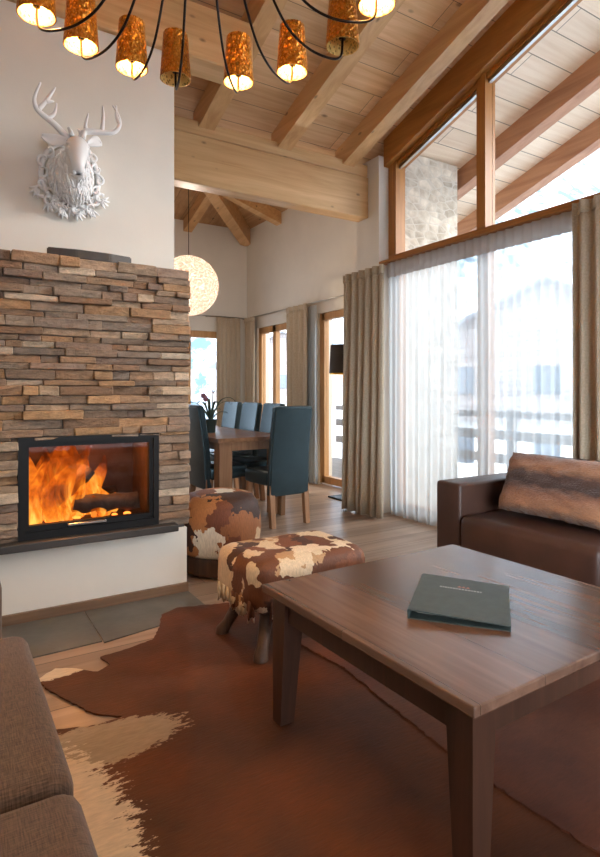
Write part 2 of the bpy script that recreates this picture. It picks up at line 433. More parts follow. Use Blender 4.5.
def dup(root, loc, rz, label=None):
    r = root.copy(); COL.objects.link(r); r.location = loc; r.rotation_euler = (0, 0, rz)
    if label: r['label'] = label
    for ch in root.children:
        c = ch.copy(); COL.objects.link(c); c.parent = r
        for g in ch.children:
            d = g.copy(); COL.objects.link(d); d.parent = c
    return r

def bx(*a, **k):
    bm = NB(); box(bm, *a, **k); return bm

# ------------------------------------------------------------------ the room shell
S = .32                                     # roof pitch: rises towards the camera side
raf_z = lambda y: 3.41+S*(4.49-y)           # underside of the rafters
YB = -1.7; XL = -1.25
struct('floor', bx(XL-.1, 4.3, YB-.1, 8.4, -.12, 0), 'floor')
struct('wall_left', bx(XL-.2, XL, YB, 8.4, 0, 6), 'wall')
bm = NB()                                    # back wall behind the camera, with a wide window opening
box(bm, XL, 0.0, YB-.2, YB, 0, 6); box(bm, 3.0, 3.85, YB-.2, YB, 0, 6); box(bm, 0.0, 3.0, YB-.2, YB, 2.4, 6); box(bm, 0.0, 3.0, YB-.2, YB, 0, .3)
struct('wall_back', bm, 'wall')
w = sroot('window_5', (1.5, YB-.1, .3))
bm = NB()
for x in (.04, 1.5, 2.96): box(bm, x-.04, x+.04, YB-.14, YB-.06, .3, 2.4)
for z in (.34, 2.36): box(bm, .04, 2.96, YB-.14, YB-.06, z-.04, z+.04)
obj('window_frame', bm, 'fr_z', w); obj('pane', bx(.08, 2.92, YB-.105, YB-.095, .38, 2.32), 'glass', w)

# chimney breast wall above the fireplace
struct('wall_chimney', bx(XL, 1.25, 3.54, 3.95, 1.93, 3.36), 'wall')
# passage pier beside the gable window
bm = NB(); box(bm, 3.60, 3.86, 4.33, 4.68, 0, 3.5); box(bm, 3.86, 4.12, 4.66, 4.72, 0, 3.5)
struct('wall_pier', bm, 'wall')
# gable wall: everything of it beside and below the windows lies at x 3.85 .. 4.05
bm = NB(); box(bm, 3.85, 4.1, YB-.2, .9, 0, 5.6)
struct('wall_gable', bm, 'wall')
# dining room walls
bm = NB()
XD, YD = 4.1, 8.2
for y0, y1, z0, z1 in ((4.68, 5.2, 0, 3.8), (6.15, 6.85, 0, 3.8), (7.85, 8.4, 0, 3.8), (5.2, 6.15, 2.2, 3.8), (6.85, 7.85, 2.17, 3.8), (6.85, 7.85, 0, .55)):
    box(bm, XD, XD+.22, y0, y1, z0, z1)
struct('wall_dining_right', bm, 'wall')
bm = NB()
for x0, x1, z0, z1 in ((XL, .6, 0, 3.8), (3.75, XD+.22, 0, 3.8), (.6, 3.75, 2.12, 3.8), (.6, 3.75, 0, .55)):
    box(bm, x0, x1, YD, YD+.22, z0, z1)
struct('wall_dining_back', bm, 'wall')
bm = NB(); box(bm, XL, 4.3, 4.66, 4.72, 3.6, 5.3); struct('wall_over_beam', bm, 'wall')

# ceiling: sloping board deck, one slab inside and one outside over the balcony
def slope_slab(x0, x1, ya, yb, dz0, dz1):
    bm = NB(); z = raf_z
    hexa(bm, [(x0, ya, z(ya)+dz0), (x1, ya, z(ya)+dz0), (x1, yb, z(yb)+dz0), (x0, yb, z(yb)+dz0),
              (x0, ya, z(ya)+dz1), (x1, ya, z(ya)+dz1), (x1, yb, z(yb)+dz1), (x0, yb, z(yb)+dz1)])
    return bm
struct('ceiling', slope_slab(XL-.2, 3.95, YB-.2, 4.75, .2, .36), 'ceil_wood')
struct('ceiling_soffit', slope_slab(3.95, 5.88, YB-.6, 5.4, .2, .36), 'ext_boards')
for x in (-1.16, -.42, .32, 1.06, 1.80, 2.56, 3.285):
    struct('ceiling_rafter', slope_slab(x, x+.14, YB, 4.62, 0, .2), 'raft')
for x in (4.80, 5.65):
    struct('soffit_rafter', slope_slab(x, x+.15, YB-.6, 5.35, -.02, .2), 'ext_wood')
# sloping edge beam over the gable window
struct('ceiling_edge_beam', slope_slab(3.66, 3.9, YB, 4.33, -.06, .2), 'fr_y')
# tie beam, wall plate and purlin
struct('tie_beam', bx(XL, 3.60, 4.49, 4.66, 2.925, 3.335, bev=.012), 'beamx')
struct('wall_plate_beam', bx(XL, 3.60, 4.50, 4.66, 3.34, 3.46, bev=.012), 'beamx')
struct('purlin_beam', bx(XL, 1.80, 3.50, 3.72, 3.36, 3.72, bev=.012), 'beamx')
# dining hip ceiling with its rafters
zc = lambda x, y: 3.76+S*min(XD-x, YD-y)
bm = NB()
A, B, Cc, D = (XD+.2, YD+.2), (XL, YD+.2), (XD+.2, 4.7), None
k = 3.7; hip = (XD-k, YD-k)
f3 = lambda x, y, d=0: (x, y, 3.76+S*min(XD-x, YD-y)+d)
for d, flip in ((0, 0), (.12, 1)):
    v = [bm.verts.new(f3(*p, d)) for p in ((XD+.2, YD+.2), (XL, YD+.2), (XL, 4.6), (XD-3.6, 4.6), (XD+.2, 4.6))]
    bm.faces.new((v[0], v[1], v[2], v[3])); bm.faces.new((v[0], v[3], v[4]))
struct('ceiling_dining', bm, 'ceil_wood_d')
def jack(x0, y0, dx, dy, L, w=.13, h=.17):
    bm = NB(); d = Vector((dx, dy, 0)).normalized(); s = Vector((-d.y, d.x, 0))*(w/2)
    a = Vector((x0, y0, 0))+d*.012*0; b = a+d*L
    za, zb = zc(a.x, a.y), zc(b.x, b.y)
    P = lambda v, q, z: (v.x+q.x, v.y+q.y, z)
    hexa(bm, [P(a, -s, za-h), P(a, s, za-h), P(b, s, zb-h), P(b, -s, zb-h), P(a, -s, za+.01), P(a, s, za+.01), P(b, s, zb+.01), P(b, -s, zb+.01)])
    return bm
struct('dining_hip_rafter', jack(XD-.02, YD-.02, -1, -1, 4.4, .17, .26), 'raft')
for x in (3.1, 2.25, 1.4): struct('dining_ceiling_rafter', jack(x, YD-.01, 0, -1, 3.4 if x < 2.3 else XD-x+.0), 'raft')
for y in (7.15, 6.3, 5.45): struct('dining_ceiling_rafter', jack(XD-.01, y, -1, 0, YD-y), 'raft')

# skirtings
struct('baseboard_right', bx(XD-.02, XD, 6.15, 8.2, 0, .07), 'skirt')
struct('baseboard_back', bx(.6, XD, YD-.02, YD, 0, .07), 'skirt')

# ------------------------------------------------------------------ windows
gt = lambda y: raf_z(y)-.10                   # top edge of the glass follows the roof
def gable_window():
    w = sroot('window_1', (3.8, 2.6, 2.45))
    X0, X1 = 3.72, 3.84
    bm = NB(); box(bm, X0, X1, .9, 4.33, 2.44, 2.53, bev=.004); obj('window_sill', bm, 'fr_y', w)
    bm = NB(); hexa(bm, [(X0, 4.33, 2.53), (X1, 4.33, 2.53), (X1, 4.22, 2.53), (X0, 4.22, 2.53), (X0, 4.33, gt(4.33)+.06), (X1, 4.33, gt(4.33)+.06), (X1, 4.22, gt(4.22)+.06), (X0, 4.22, gt(4.22)+.06)])
    obj('window_jamb', bm, 'fr_z', w)
    for y in (3.185, 1.05):
        bm = NB(); hexa(bm, [(X0, y+.045, 2.53), (X1, y+.045, 2.53), (X1, y-.045, 2.53), (X0, y-.045, 2.53), (X0, y+.045, gt(y)+.06), (X1, y+.045, gt(y)+.06), (X1, y-.045, gt(y)+.06), (X0, y-.045, gt(y)+.06)])
        obj('mullion', bm, 'fr_z', w)
    bm = NB(); hexa(bm, [(X0+.02, 4.25, gt(4.25)-.0), (X1, 4.25, gt(4.25)-.0), (X1, .9, gt(.9)-.0), (X0+.02, .9, gt(.9)-.0), (X0+.02, 4.25, gt(4.25)+.07), (X1, 4.25, gt(4.25)+.07), (X1, .9, gt(.9)+.07), (X0+.02, .9, gt(.9)+.07)])
    obj('window_head', bm, 'fr_y', w)
    for ya, yb in ((4.22, 3.23), (3.14, 1.095)):
        bm = NB(); hexa(bm, [(3.80, ya, 2.53), (3.81, ya, 2.53), (3.81, yb, 2.53), (3.80, yb, 2.53), (3.80, ya, gt(ya)), (3.81, ya, gt(ya)), (3.81, yb, gt(yb)), (3.80, yb, gt(yb))])
        obj('pane', bm, 'glass', w)
        bm = NB()                             # pale gasket line along the top of the glass
        hexa(bm, [(3.76, ya, gt(ya)-.03), (3.79, ya, gt(ya)-.03), (3.79, yb, gt(yb)-.03), (3.76, yb, gt(yb)-.03), (3.76, ya, gt(ya)), (3.79, ya, gt(ya)), (3.79, yb, gt(yb)), (3.76, yb, gt(yb))])
        obj('glazing_strip', bm, 'steel', w)
gable_window()
def glass_door(name, ys, z1, x0, x1, fm, wd=.1, z0=.02):
    w = sroot(name, (x0, (ys[0]+ys[-1])/2, 0))
    bm = NB()
    for i, y in enumerate(ys):
        hw = wd/2
        box(bm, x0, x1, y-hw, y+hw, z0, z1)
    a, b = min(ys), max(ys)
    box(bm, x0, x1, a, b, z1-.09, z1); box(bm, x0, x1, a, b, z0, z0+.09)
    obj('frame', bm, fm, w)
    s = sorted(ys)
    for a, b in zip(s, s[1:]):
        obj('pane', bx((x0+x1)/2-.005, (x0+x1)/2+.005, a+wd/2, b-wd/2, z0+.09, z1-.09), 'glass', w)
    return w
glass_door('door_1', (4.27, 3.2, 2.05, .95), 2.44, 3.76, 3.84, 'fr_z', .11)
d2 = glass_door('door_2', (6.1, 5.25), 2.2, 4.13, 4.2, 'fr_light', .1)
glass_door('window_2', (7.8, 7.36, 6.9), 2.17, 4.13, 4.2, 'fr_light', .09, .55)
w = sroot('window_3', (3.1, 8.26, .55)); bm = NB()
for x in (.65, 1.6, 2.55, 3.12, 3.70): box(bm, x-.05, x+.05, 8.23, 8.30, .55, 2.12)
for z in (.6, 2.07): box(bm, .65, 3.70, 8.23, 8.30, z-.05, z+.05)
obj('frame', bm, 'fr_light', w)
for a, b in ((.7, 1.55), (1.65, 2.5), (2.6, 3.07), (3.17, 3.65)): obj('pane', bx(a, b, 8.26, 8.27, .65, 2.02), 'glass', w)

# ------------------------------------------------------------------ fireplace
FY = 3.26
fp = thing('fireplace', 'stone-clad fireplace with a black framed fire window and white plinth', 'fireplace', (.2, 3.6, 0))
HX0, HX1, HZ0, HZ1 = .32, 1.058, .425, .957
bm = NB()
box(bm, XL, HX0, FY+.03, 3.9, .38, 1.91); box(bm, HX1, 1.225, FY+.03, 3.9, .38, 1.91)
box(bm, HX0, HX1, FY+.03, 3.9, HZ1, 1.91); box(bm, HX0, HX1, 3.75, 3.9, .38, HZ1)
obj('masonry_core', bm, 'slate', fp)
obj('plinth', bx(XL, 1.235, FY+.012, 3.9, .05, .385, bev=.004), 'wall', fp)
obj('baseboard', bx(XL, 1.24, FY-.004, FY+.02, 0, .055, bev=.003), 'skirt', fp)
# cladding: rows of split strips, every strip with its own depth and tint, one patterned surface
pal = [lin(*c) for c in ((172, 146, 118), (150, 124, 100), (188, 164, 134), (152, 132, 112), (164, 130, 96), (142, 124, 108), (196, 176, 150), (146, 122, 104), (158, 138, 118), (176, 136, 92), (140, 108, 80), (138, 116, 96))]
bm = NB(); tl = bm.loops.layers.float_color.new('tint'); dn = bm.faces.layers.int.new('done')
def strip(x0, x1, z0, z1, dep, ax='x'):
    c = random.choice(pal); k = random.uniform(.95, 1.25)
    if .95 < z0 < 1.2 and x0 < .7 and random.random() < .3: c = lin(180, 140, 94)
    gm = (c[0]+c[1]+c[2])/3; c = tuple((q*.82+gm*.18)*k for q in c[:3])+(1,)
    j = lambda: random.uniform(-.0035, .0035)
    if ax == 'x':
        vs = [bm.verts.new((x+j(), y+(random.uniform(-.009, .009) if y < FY+.03 else 0), z+j())) for z in (z0, z1) for y in (FY+.018-dep, FY+.06) for x in (x0, x1)]
    else:
        vs = [bm.verts.new((y+(random.uniform(-.004, .004) if y > 1.23 else 0), x+j(), z+j())) for z in (z0, z1) for y in (1.20, 1.232+dep*.6) for x in (x0, x1)]
    fs = [bm.faces.new([vs[i] for i in q]) for q in ((0, 2, 3, 1), (4, 5, 7, 6), (0, 1, 5, 4), (2, 6, 7, 3), (0, 4, 6, 2), (1, 3, 7, 5))]
    es = {e for f in fs for e in f.edges}
    r = bmesh.ops.bevel(bm, geom=list(es), offset=.004, segments=1, affect='EDGES')
    for f in bm.faces:
        if not f[dn]:
            f[dn] = 1
            for lp in f.loops: lp[tl] = c
z = .40
while z < 1.90:
    hgt = min(random.choice((.034, .04, .046, .052)), 1.925-z)
    if 1.925-z-hgt < .03: hgt = 1.925-z
    z1 = z+hgt
    segs = [(XL, 1.25)]
    if z < HZ1-.012 and z1 > HZ0:
        if z1 > HZ1+.012:
            pass
        segs = [(XL, HX0), (HX1, 1.25)] if z < HZ1-.02 else segs
    if z < HZ1 < z1 and z1-HZ1 < .03: z1 = HZ1
    for a, b in segs:
        x = a
        while x < b-.01:
            ln = random.uniform(.07, .30); e = min(x+ln, b)
            if b-e < .07: e = b
            strip(x+.0008, e-.0008, z+.0008, z1-.0008, random.choice((0, .007, .014, .021, .03)))
            x = e
    y = FY+.06
    while y < 3.9:
        e = min(y+random.uniform(.1, .3), 3.9); strip(y, e-.001, z+.001, z1-.001, random.choice((0, .008, .016)), 'y'); y = e
    z = z1
obj('stone_cladding', bm, 'stone', fp)
obj('mantel_ledge', bx(XL, 1.16, FY-.06, FY+.05, .382, .424, bev=.006), 'slate', fp)
# fire box
bm = NB()
for a in ((HX0, HX0+.02, FY+.04, 3.75, HZ0, HZ1), (HX1-.02, HX1, FY+.04, 3.75, HZ0, HZ1), (HX0, HX1, FY+.04, 3.75, HZ1-.02, HZ1), (HX0, HX1, 3.73, 3.75, HZ0, HZ1), (HX0, HX1, FY+.04, 3.75, HZ0-.03, HZ0+.045)): box(bm, *a)
obj('firebox', bm, 'brick', fp)
bm = NB()
def rim(bm, x0, x1, z0, z1, t, y0, y1, tb=None):
    tb = tb or t
    box(bm, x0, x0+t, y0, y1, z0, z1); box(bm, x1-t, x1, y0, y1, z0, z1)
    box(bm, x0+t, x1-t, y0, y1, z1-t, z1); box(bm, x0+t, x1-t, y0, y1, z0, z0+tb)
rim(bm, HX0, HX1, HZ0, HZ1, .03, FY-.004, FY+.06, .04)
obj('outer_frame', bm, 'black', fp)
dr = NB(); rim(dr, HX0+.03, HX1-.03, HZ0+.04, HZ1-.03, .022, FY+.012, FY+.05, .03)
dr = obj('stove_door', dr, 'black', fp)
obj('pane', bx(HX0+.05, HX1-.05, FY+.03, FY+.034, HZ0+.07, HZ1-.05), 'glass', dr)
obj('door_handle', bx(.56, .76, FY-.012, FY+.014, HZ0+.052, HZ0+.064, bev=.003), 'steel', dr)
# logs and flames inside
def log(c, ln, r, rz, ry, label):
    bm = NB(); n = 12; rr = [r*random.uniform(.92, 1.06) for _ in range(7)]
    tube(bm, [(ln*(i/6-.5), .006*math.sin(i*2), .006*math.cos(i*3)) for i in range(7)], rr, n)
    o = obj('firewood_log', bm, 'char', None, True, local=True, angle=50)
    o.location = c; o.rotation_euler = (0, ry, rz); return tag(o, label, 'log', 'logs in the fire')
log((.64, 3.60, HZ0+.132), .52, .055, .08, 0, 'charred log lying at the back of the fire')
log((.80, 3.42, HZ0+.128), .36, .05, -.2, 0, 'charred log lying at the front right behind the fire glass')
log((.60, 3.48, HZ0+.225), .30, .05, .3, -.62, 'split dark log leaning up to the left amid the flames')
bm = NB()
def tongue(bm, x, y, z, h, r, lean):
    n, m = 12, 10; rings = []; ph = random.uniform(0, 6)
    for i in range(m+1):
        t = i/m; rad = r*(math.sin(PI*min(1, (t*.85+.15)))**.8)*(1-t*.45)+.002
        if i == m: rad = .002
        cx = x+lean*t*t*h+.035*math.sin(t*5+ph)*t; cy = y+.02*math.sin(t*4+ph*2)
        rings.append([bm.verts.new((cx+rad*math.cos(k*2*PI/n)*(1+.18*math.sin(3*k+ph+t*6)), cy+rad*.6*math.sin(k*2*PI/n), z+h*t)) for k in range(n)])
    for a, b in zip(rings, rings[1:]):
        for k in range(n): bm.faces.new((a[k], a[(k+1) % n], b[(k+1) % n], b[k]))
    bm.faces.new(rings[0][::-1]); bm.faces.new(rings[-1])
FB = HZ0+.05
for x, y, h, r, ln in ((.42, 3.40, .34, .05, .1), (.47, 3.50, .42, .075, .12), (.53, 3.43, .44, .07, .18), (.58, 3.56, .44, .09, .1), (.63, 3.47, .42, .075, .2), (.69, 3.57, .40, .08, .1), (.73, 3.50, .35, .06, .15), (.50, 3.36, .26, .045, -.1), (.575, 3.37, .16, .035, .2), (.79, 3.45, .17, .05, .0), (.74, 3.39, .13, .045, .1), (.86, 3.5, .12, .05, -.1), (.45, 3.58, .40, .08, .05), (.66, 3.62, .46, .10, 0), (.56, 3.64, .45, .09, 0), (.39, 3.52, .36, .055, .1)):
    tongue(bm, x, y, FB, h, r, ln)
tag(obj('flames', bm, 'flame', None, True, loc=(.6, 3.5, FB)), 'orange flames of the log fire behind the glass', 'fire', kind='stuff')
bm = NB()
for _ in range(40): 
    r = random.uniform(.01, .024); ball(bm, (random.uniform(.4, .92), random.uniform(3.34, 3.66), FB-.004+r*.6), r, 1, 1, .6, 7, 5)
tag(obj('embers', bm, 'ember', None, True, loc=(.65, 3.5, FB)), 'glowing embers on the floor of the fire', 'embers', kind='stuff')
# slate slab lying on top of the stone block
bm = NB(); prism(bm, [(.47, 3.36), (.62, 3.335), (.80, 3.34), (.93, 3.37), (.95, 3.48), (.7, 3.52), (.5, 3.5)], 1.932, 1.985)
bmesh.ops.bevel(bm, geom=bm.edges[:], offset=.006, segments=2, affect='EDGES')
tag(obj('slate_slab', bm, 'slate', None, loc=(.7, 3.42, 1.932)), 'dark grey slab lying on top of the stone fireplace', 'slab')
# hearth tiles set flush in the floor
for i, (a, b) in enumerate(((-.5, .06), (.065, .64), (.645, 1.235))):
    bm = NB(); prism(bm, [(a, 2.80+.0), (b, 2.82+.09*(b > 1)), (b-.0, 3.25), (a, 3.25)], .0, .006)
    struct('floor_hearth_tile', bm, 'tile')

# ------------------------------------------------------------------ deer head trophy
dx, dy, dz = .62, 3.54, 2.55
deer = thing('deer_trophy', 'white sculpted stag head with antlers hanging on the white wall', 'wall trophy', (dx, dy-.002, dz))
deer.scale = (.95, .95, .95)
W = lambda u, o, v: (dx+u, dy-o, dz+v)
def loft(bm, secs, n=20):
    rings = []
    for i, (c, ru, rv) in enumerate(secs):
        c = Vector(c); a = Vector(secs[max(i-1, 0)][0]); b = Vector(secs[min(i+1, len(secs)-1)][0])
        d = (b-a).normalized(); side = d.cross(Vector((0, 0, 1)))
        if side.length < .2: side = Vector((1, 0, 0))
        side.normalize(); up = side.cross(d).normalized()
        rings.append([bm.verts.new(c+side*ru*math.cos(k*2*PI/n)+up*rv*math.sin(k*2*PI/n)) for k in range(n)])
    for r, s in zip(rings, rings[1:]):
        for k in range(n): bm.faces.new((r[k], r[(k+1) % n], s[(k+1) % n], s[k]))
    bm.faces.new(rings[0][::-1]); bm.faces.new(rings[-1])
bm = NB()
loft(bm, [(W(0, .0, -.12), .125, .17), (W(0, .05, -.12), .12, .165), (W(0, .11, -.11), .098, .13), (W(0, .16, -.07), .075, .095), (W(0, .20, -.03), .062, .075),
          (W(0, .235, -.015), .066, .066), (W(-.003, .265, -.04), .062, .058), (W(-.006, .285, -.085), .05, .05), (W(-.01, .30, -.14), .036, .038), (W(-.012, .31, -.185), .034, .034), (W(-.012, .315, -.21), .026, .026), (W(-.012, .316, -.222), .01, .01)])
ball(bm, W(.015, .10, -.19), .085, 1, .9, 1.3)
bm.normal_update()
bvh = BVHTree.FromBMesh(bm); tuf = []
for q in range(420):                         # carved tufts on the neck and chest
    u = random.uniform(-.125, .125); v = random.uniform(-.29, .02)
    h, nr, _, _ = bvh.ray_cast(Vector(W(u, .7, v)), Vector((0, 1, 0)))
    if h is not None and (dy-h.y) < .235 and (dy-h.y) > .03: tuf.append((h, nr if nr.y < 0 else -nr))
for h, nr in tuf:
    dn = Vector((random.uniform(-.35, .35), 0, -1)); dn = (dn-nr*dn.dot(nr)).normalized()
    tube(bm, [h-dn*.022-nr*.006, h+nr*.004, h+dn*.022+nr*.008, h+dn*.036+nr*.004], [.003, .0085, .007, .002], 6)
for sg in (-1, 1):
    ball(bm, W(sg*.045-.004, .268, -.012), .018, 1.2, 1, .6); ball(bm, W(-.012+sg*.022, .318, -.19), .014, .8, 1, 1)
    tube(bm, [W(sg*.03, .235, .05), W(sg*.034, .225, .075), W(sg*.045, .215, .1)], [.016, .013, .009], 8)
tube(bm, [W(-.045, .285, -.19), W(-.03, .312, -.205), W(-.012, .322, -.21), W(.008, .312, -.205), W(.022, .285, -.19)], .008, 6)
obj('head', bm, 'white_gl', deer, True)
for s in (-1, 1):
    bm = NB(); ball(bm, W(s*.053, .277, -.04), .016); obj('eye', bm, 'white_gl', deer, True)
    pts = [W(-.055, .21, .025), W(-.1, .2, .02), W(-.145, .19, .022), W(-.182, .18, .035)] if s < 0 else [W(.055, .21, .03), W(.09, .2, .055), W(.125, .19, .065), W(.15, .18, .058)]
    bm = NB(); P = smooth_path(pts, 5); N = len(P); rows = []
    for i, p in enumerate(P):
        t = i/(N-1); wd = .034*math.sin(PI*(t*.82+.12)); rows.append([(p.x, p.y-.012*abs(q)/2*2+.006, p.z+wd*q) for q in (-1, -.5, 0, .5, 1)])
    sheet(bm, rows, .008); obj('ear', bm, 'white_gl', deer, True)
    bm = NB()
    if s < 0:
        br = [[(-.03, .02), (-.067, .064), (-.121, .109), (-.197, .153), (-.222, .19), (-.222, .24), (-.193, .323)], [(-.205, .165), (-.162, .231), (-.133, .283), (-.113, .321)], [(-.165, .226), (-.121, .238)], [(-.16, .13), (-.121, .166), (-.107, .233)], [(-.04, .035), (-.035, .07), (-.03, .1)]]
    else:
        br = [[(.02, .03), (.035, .08), (.055, .11), (.131, .122), (.209, .136), (.246, .186), (.238, .245), (.207, .297)], [(.144, .125), (.152, .216), (.148, .282)], [(.244, .2), (.227, .24), (.227, .302)], [(.058, .111), (.053, .151), (.069, .221)], [(.03, .07), (.022, .1), (.009, .115)]]
    for k, b in enumerate(br):
        P = smooth_path([W(u, .19+.05*abs(u)*2, v) for u, v in b], 5); N = len(P)
        r0 = .021 if k == 0 else .014
        tube(bm, P, [r0*(1-.75*(i/(N-1))**1.5) for i in range(N)], 9)
    obj('antler', bm, 'white_gl', deer, True)
bm = NB()                                    # oval plaque ring of scrolls and leaves
R0 = [W(.165*math.cos(a), .014, -.11+.205*math.sin(a)) for a in [i*2*PI/48 for i in range(49)]]
tube(bm, R0, .016, 8)
R0 = [W(.13*math.cos(a), .02, -.11+.165*math.sin(a)) for a in [i*2*PI/48 for i in range(49)]]
tube(bm, R0, .010, 8)
def scroll(bm, u, v, a0, size, hand):
    P = []
    for i in range(15):
        t = i/14; r = size*(1-.82*t); a = a0+hand*t*5.2
        P.append(W(u+r*math.cos(a), .022+.03*t, v+r*math.sin(a)))
    tube(bm, P, [size*.26*(1-.5*i/14) for i in range(15)], 7)
for i in range(18):
    a = i*2*PI/18; big = math.sin(a) < -.35
    scroll(bm, .163*math.cos(a), -.11+.2*math.sin(a), a+PI*.5, .046 if big else .038, 1 if i % 2 else -1)
for u, v, s, sz in ((-.175, -.225, -1, .04), (-.12, -.29, 1, .042), (-.04, -.32, -1, .04), (.04, -.32, 1, .04), (.12, -.29, -1, .042), (.175, -.225, 1, .04), (0, -.30, 1, .03), (-.085, -.27, 1, .03), (.085, -.27, -1, .03)):
    scroll(bm, u, v, 1.0*s, sz, s)
    for q in range(4):
        a = -PI/2+s*.4+(q-1.5)*.5+u*4
        tube(bm, [W(u, .022, v), W(u+.03*math.cos(a), .03, v+.03*math.sin(a)), W(u+.058*math.cos(a+.2), .02, v+.058*math.sin(a+.2))], [.006, .010, .003], 6)
obj('wall_plaque', bm, 'white_gl', deer, True)

# ------------------------------------------------------------------ chandelier
cx, cy = .725, 1.845
ch = thing('chandelier', 'dark ring chandelier with curved arms and perforated gold shades', 'chandelier', (cx, cy, 2.5))
ztop = raf_z(cy)+.2
bm = NB(); tube(bm, [(cx, cy, 3.18), (cx, cy, ztop)], .012, 10); obj('hanging_rod', bm, 'dark', ch, True)
bm = NB(); lathe(bm, [(.01, ztop-.06), (.07, ztop-.05), (.075, ztop)], 20, (cx, cy, 0)); obj('ceiling_canopy', bm, 'dark', ch, True, angle=40)
bm = NB(); lathe(bm, [(.01, 3.05), (.045, 3.07), (.06, 3.12), (.05, 3.18), (.015, 3.22)], 20, (cx, cy, 0)); obj('hub', bm, 'dark', ch, True)
th = math.atan2(.8492, .528)                 # reference direction of the ring
lights = []
OFF = (3, 6)
angs = [164, 145, 125, 108, 83, 60, 35, 11, -13, -36, -60, -84, -107, -130, -153, -175]
for i, a in enumerate(angs):
    a = math.radians(a)+th-PI/2
    ex, ey = math.cos(a), math.sin(a); R = .648; Q = lambda r, z: (cx+ex*r, cy+ey*r, z)
    bm = NB(); P = smooth_path([Q(.03, 3.12), Q(.12, 3.05), Q(.2, 2.88), Q(.28, 2.72), Q(.37, 2.59), Q(.47, 2.535), Q(.58, 2.53), Q(.638, 2.555), Q(.648, 2.62), Q(.648, 2.645)], 6)
    tube(bm, P, .005, 8); obj('arm', bm, 'dark', ch, True)
    bm = NB(); rt, rb, zb, zt = .054, .069, 2.60, 2.80
    lathe(bm, [(rb, zb), (rt, zt), (rt-.003, zt), (rb-.003, zb)], 28, Q(R, 0), closed=True)
    sh = obj('lamp_shade', bm, 'gold', ch, True, angle=40)
    bm = NB(); lathe(bm, [(rb-.0042, zb-.001), (rt-.0042, zt-.002), (rt-.0052, zt-.002), (rb-.0052, zb-.001)], 28, Q(R, 0), closed=True)
    obj('shade_lining', bm, 'gold_lin', sh, True, angle=40)
    bm = NB(); tube(bm, [Q(R, 2.63), Q(R, 2.668)], .014, 12); obj('lamp_holder', bm, 'dark', ch, True)
    bm = NB(); lathe(bm, [(.004, 2.665), (.018, 2.685), (.021, 2.71), (.014, 2.735), (.002, 2.745)], 14, Q(R, 0)); obj('bulb', bm, 'bulb_off' if i in OFF else 'bulb_on', ch, True)
    if i not in OFF: lights.append(Q(R, 2.672))
LAMP_POS = lights

# ------------------------------------------------------------------ globe pendant over the dining table
gx, gy, gz = 2.36, 6.2, 2.40
gp = thing('globe_pendant', 'large round white thread ball pendant over the dining table', 'pendant lamp', (gx, gy, gz))
bm = NB(); ball(bm, (gx, gy, gz), .34, u=40, v=24); obj('globe_shade', bm, 'globe', gp, True)
bm = NB(); tube(bm, [(gx, gy, gz+.33), (gx, gy, zc(gx, gy))], .004, 6); obj('cord', bm, 'dark', gp)
bm = NB(); ball(bm, (gx, gy, gz), .05); obj('bulb', bm, 'bulb_glass', gp, True)

# ------------------------------------------------------------------ coffee table
ct = thing('coffee_table', 'square dark walnut coffee table on the cowhide rugs', 'coffee table', (1.485, 1.365, 0), math.radians(1.2))
obj('tabletop', bx(.985, 1.985, .88, 1.843, .472, .5, bev=.004), 'table', ct)
bm = NB(); ins = .05
for a in ((1.03, 1.05, .93, 1.79), (1.92, 1.94, .93, 1.79), (1.03, 1.94, .925, .945), (1.03, 1.94, 1.778, 1.798)): box(bm, *a, .385, .474)
obj('apron', bm, 'table_d', ct)
for sx, sy in ((0, 0), (0, 1), (1, 0), (1, 1)):
    x = 1.06 if not sx else 1.91; y = .955 if not sy else 1.768; i = 1 if not sx else -1; j = 1 if not sy else -1
    bm = NB(); xo, yo = x-i*.045, y-j*.045
    P = lambda u, v, z: (xo+i*u, yo+j*v, z)
    hexa(bm, [P(0, 0, .0155), P(.055, 0, .0155), P(.055, .055, .0155), P(0, .055, .0155), P(0, 0, .474), P(.085, 0, .474), P(.085, .085, .474), P(0, .085, .474)])
    obj('leg', bm, 'table_d', ct)
# ring binder on the table
bd = thing('binder', 'charcoal green folder with a small printed mark on the coffee table', 'folder', (1.445, 1.315, .5), 0)
bd.rotation_euler = (0, 0, math.radians(129))
# local: x along the spine-to-edge direction, y across
def bobj(name, bm, mat, par=None): return obj(name, bm, mat, par or bd, local=True)
L, Wd = .148, .182
bm = NB(); hexa(bm, [(-L, -Wd, .0), (L, -Wd, 0), (L, Wd, 0), (-L, Wd, 0), (-L, -Wd, .003), (L, -Wd, .003), (L, Wd, .003), (-L, Wd, .003)]); bobj('back_cover', bm, 'folder')
bm = NB(); hexa(bm, [(-L, -Wd, .014), (L, -Wd, .026), (L, Wd, .026), (-L, Wd, .014), (-L, -Wd, .017), (L, -Wd, .030), (L, Wd, .030), (-L, Wd, .017)]); bobj('front_cover', bm, 'folder')
bobj('spine', bx(L-.002, L+.004, -Wd, Wd, 0, .029, bev=.0015), 'folder')
bm = NB(); hexa(bm, [(-L+.006, -Wd+.05, .003), (L-.02, -Wd+.05, .003), (L-.02, Wd-.05, .003), (-L+.006, Wd-.05, .003), (-L+.006, -Wd+.05, .013), (L-.02, -Wd+.05, .022), (L-.02, Wd-.05, .022), (-L+.006, Wd-.05, .013)]); bobj('paper_block', bm, 'paper')
zt = lambda x: .0172+(x+L)/(2*L)*.013+.0003
bm = NB()                                    # faint unreadable line of print and a small peaked emblem
x = -.06
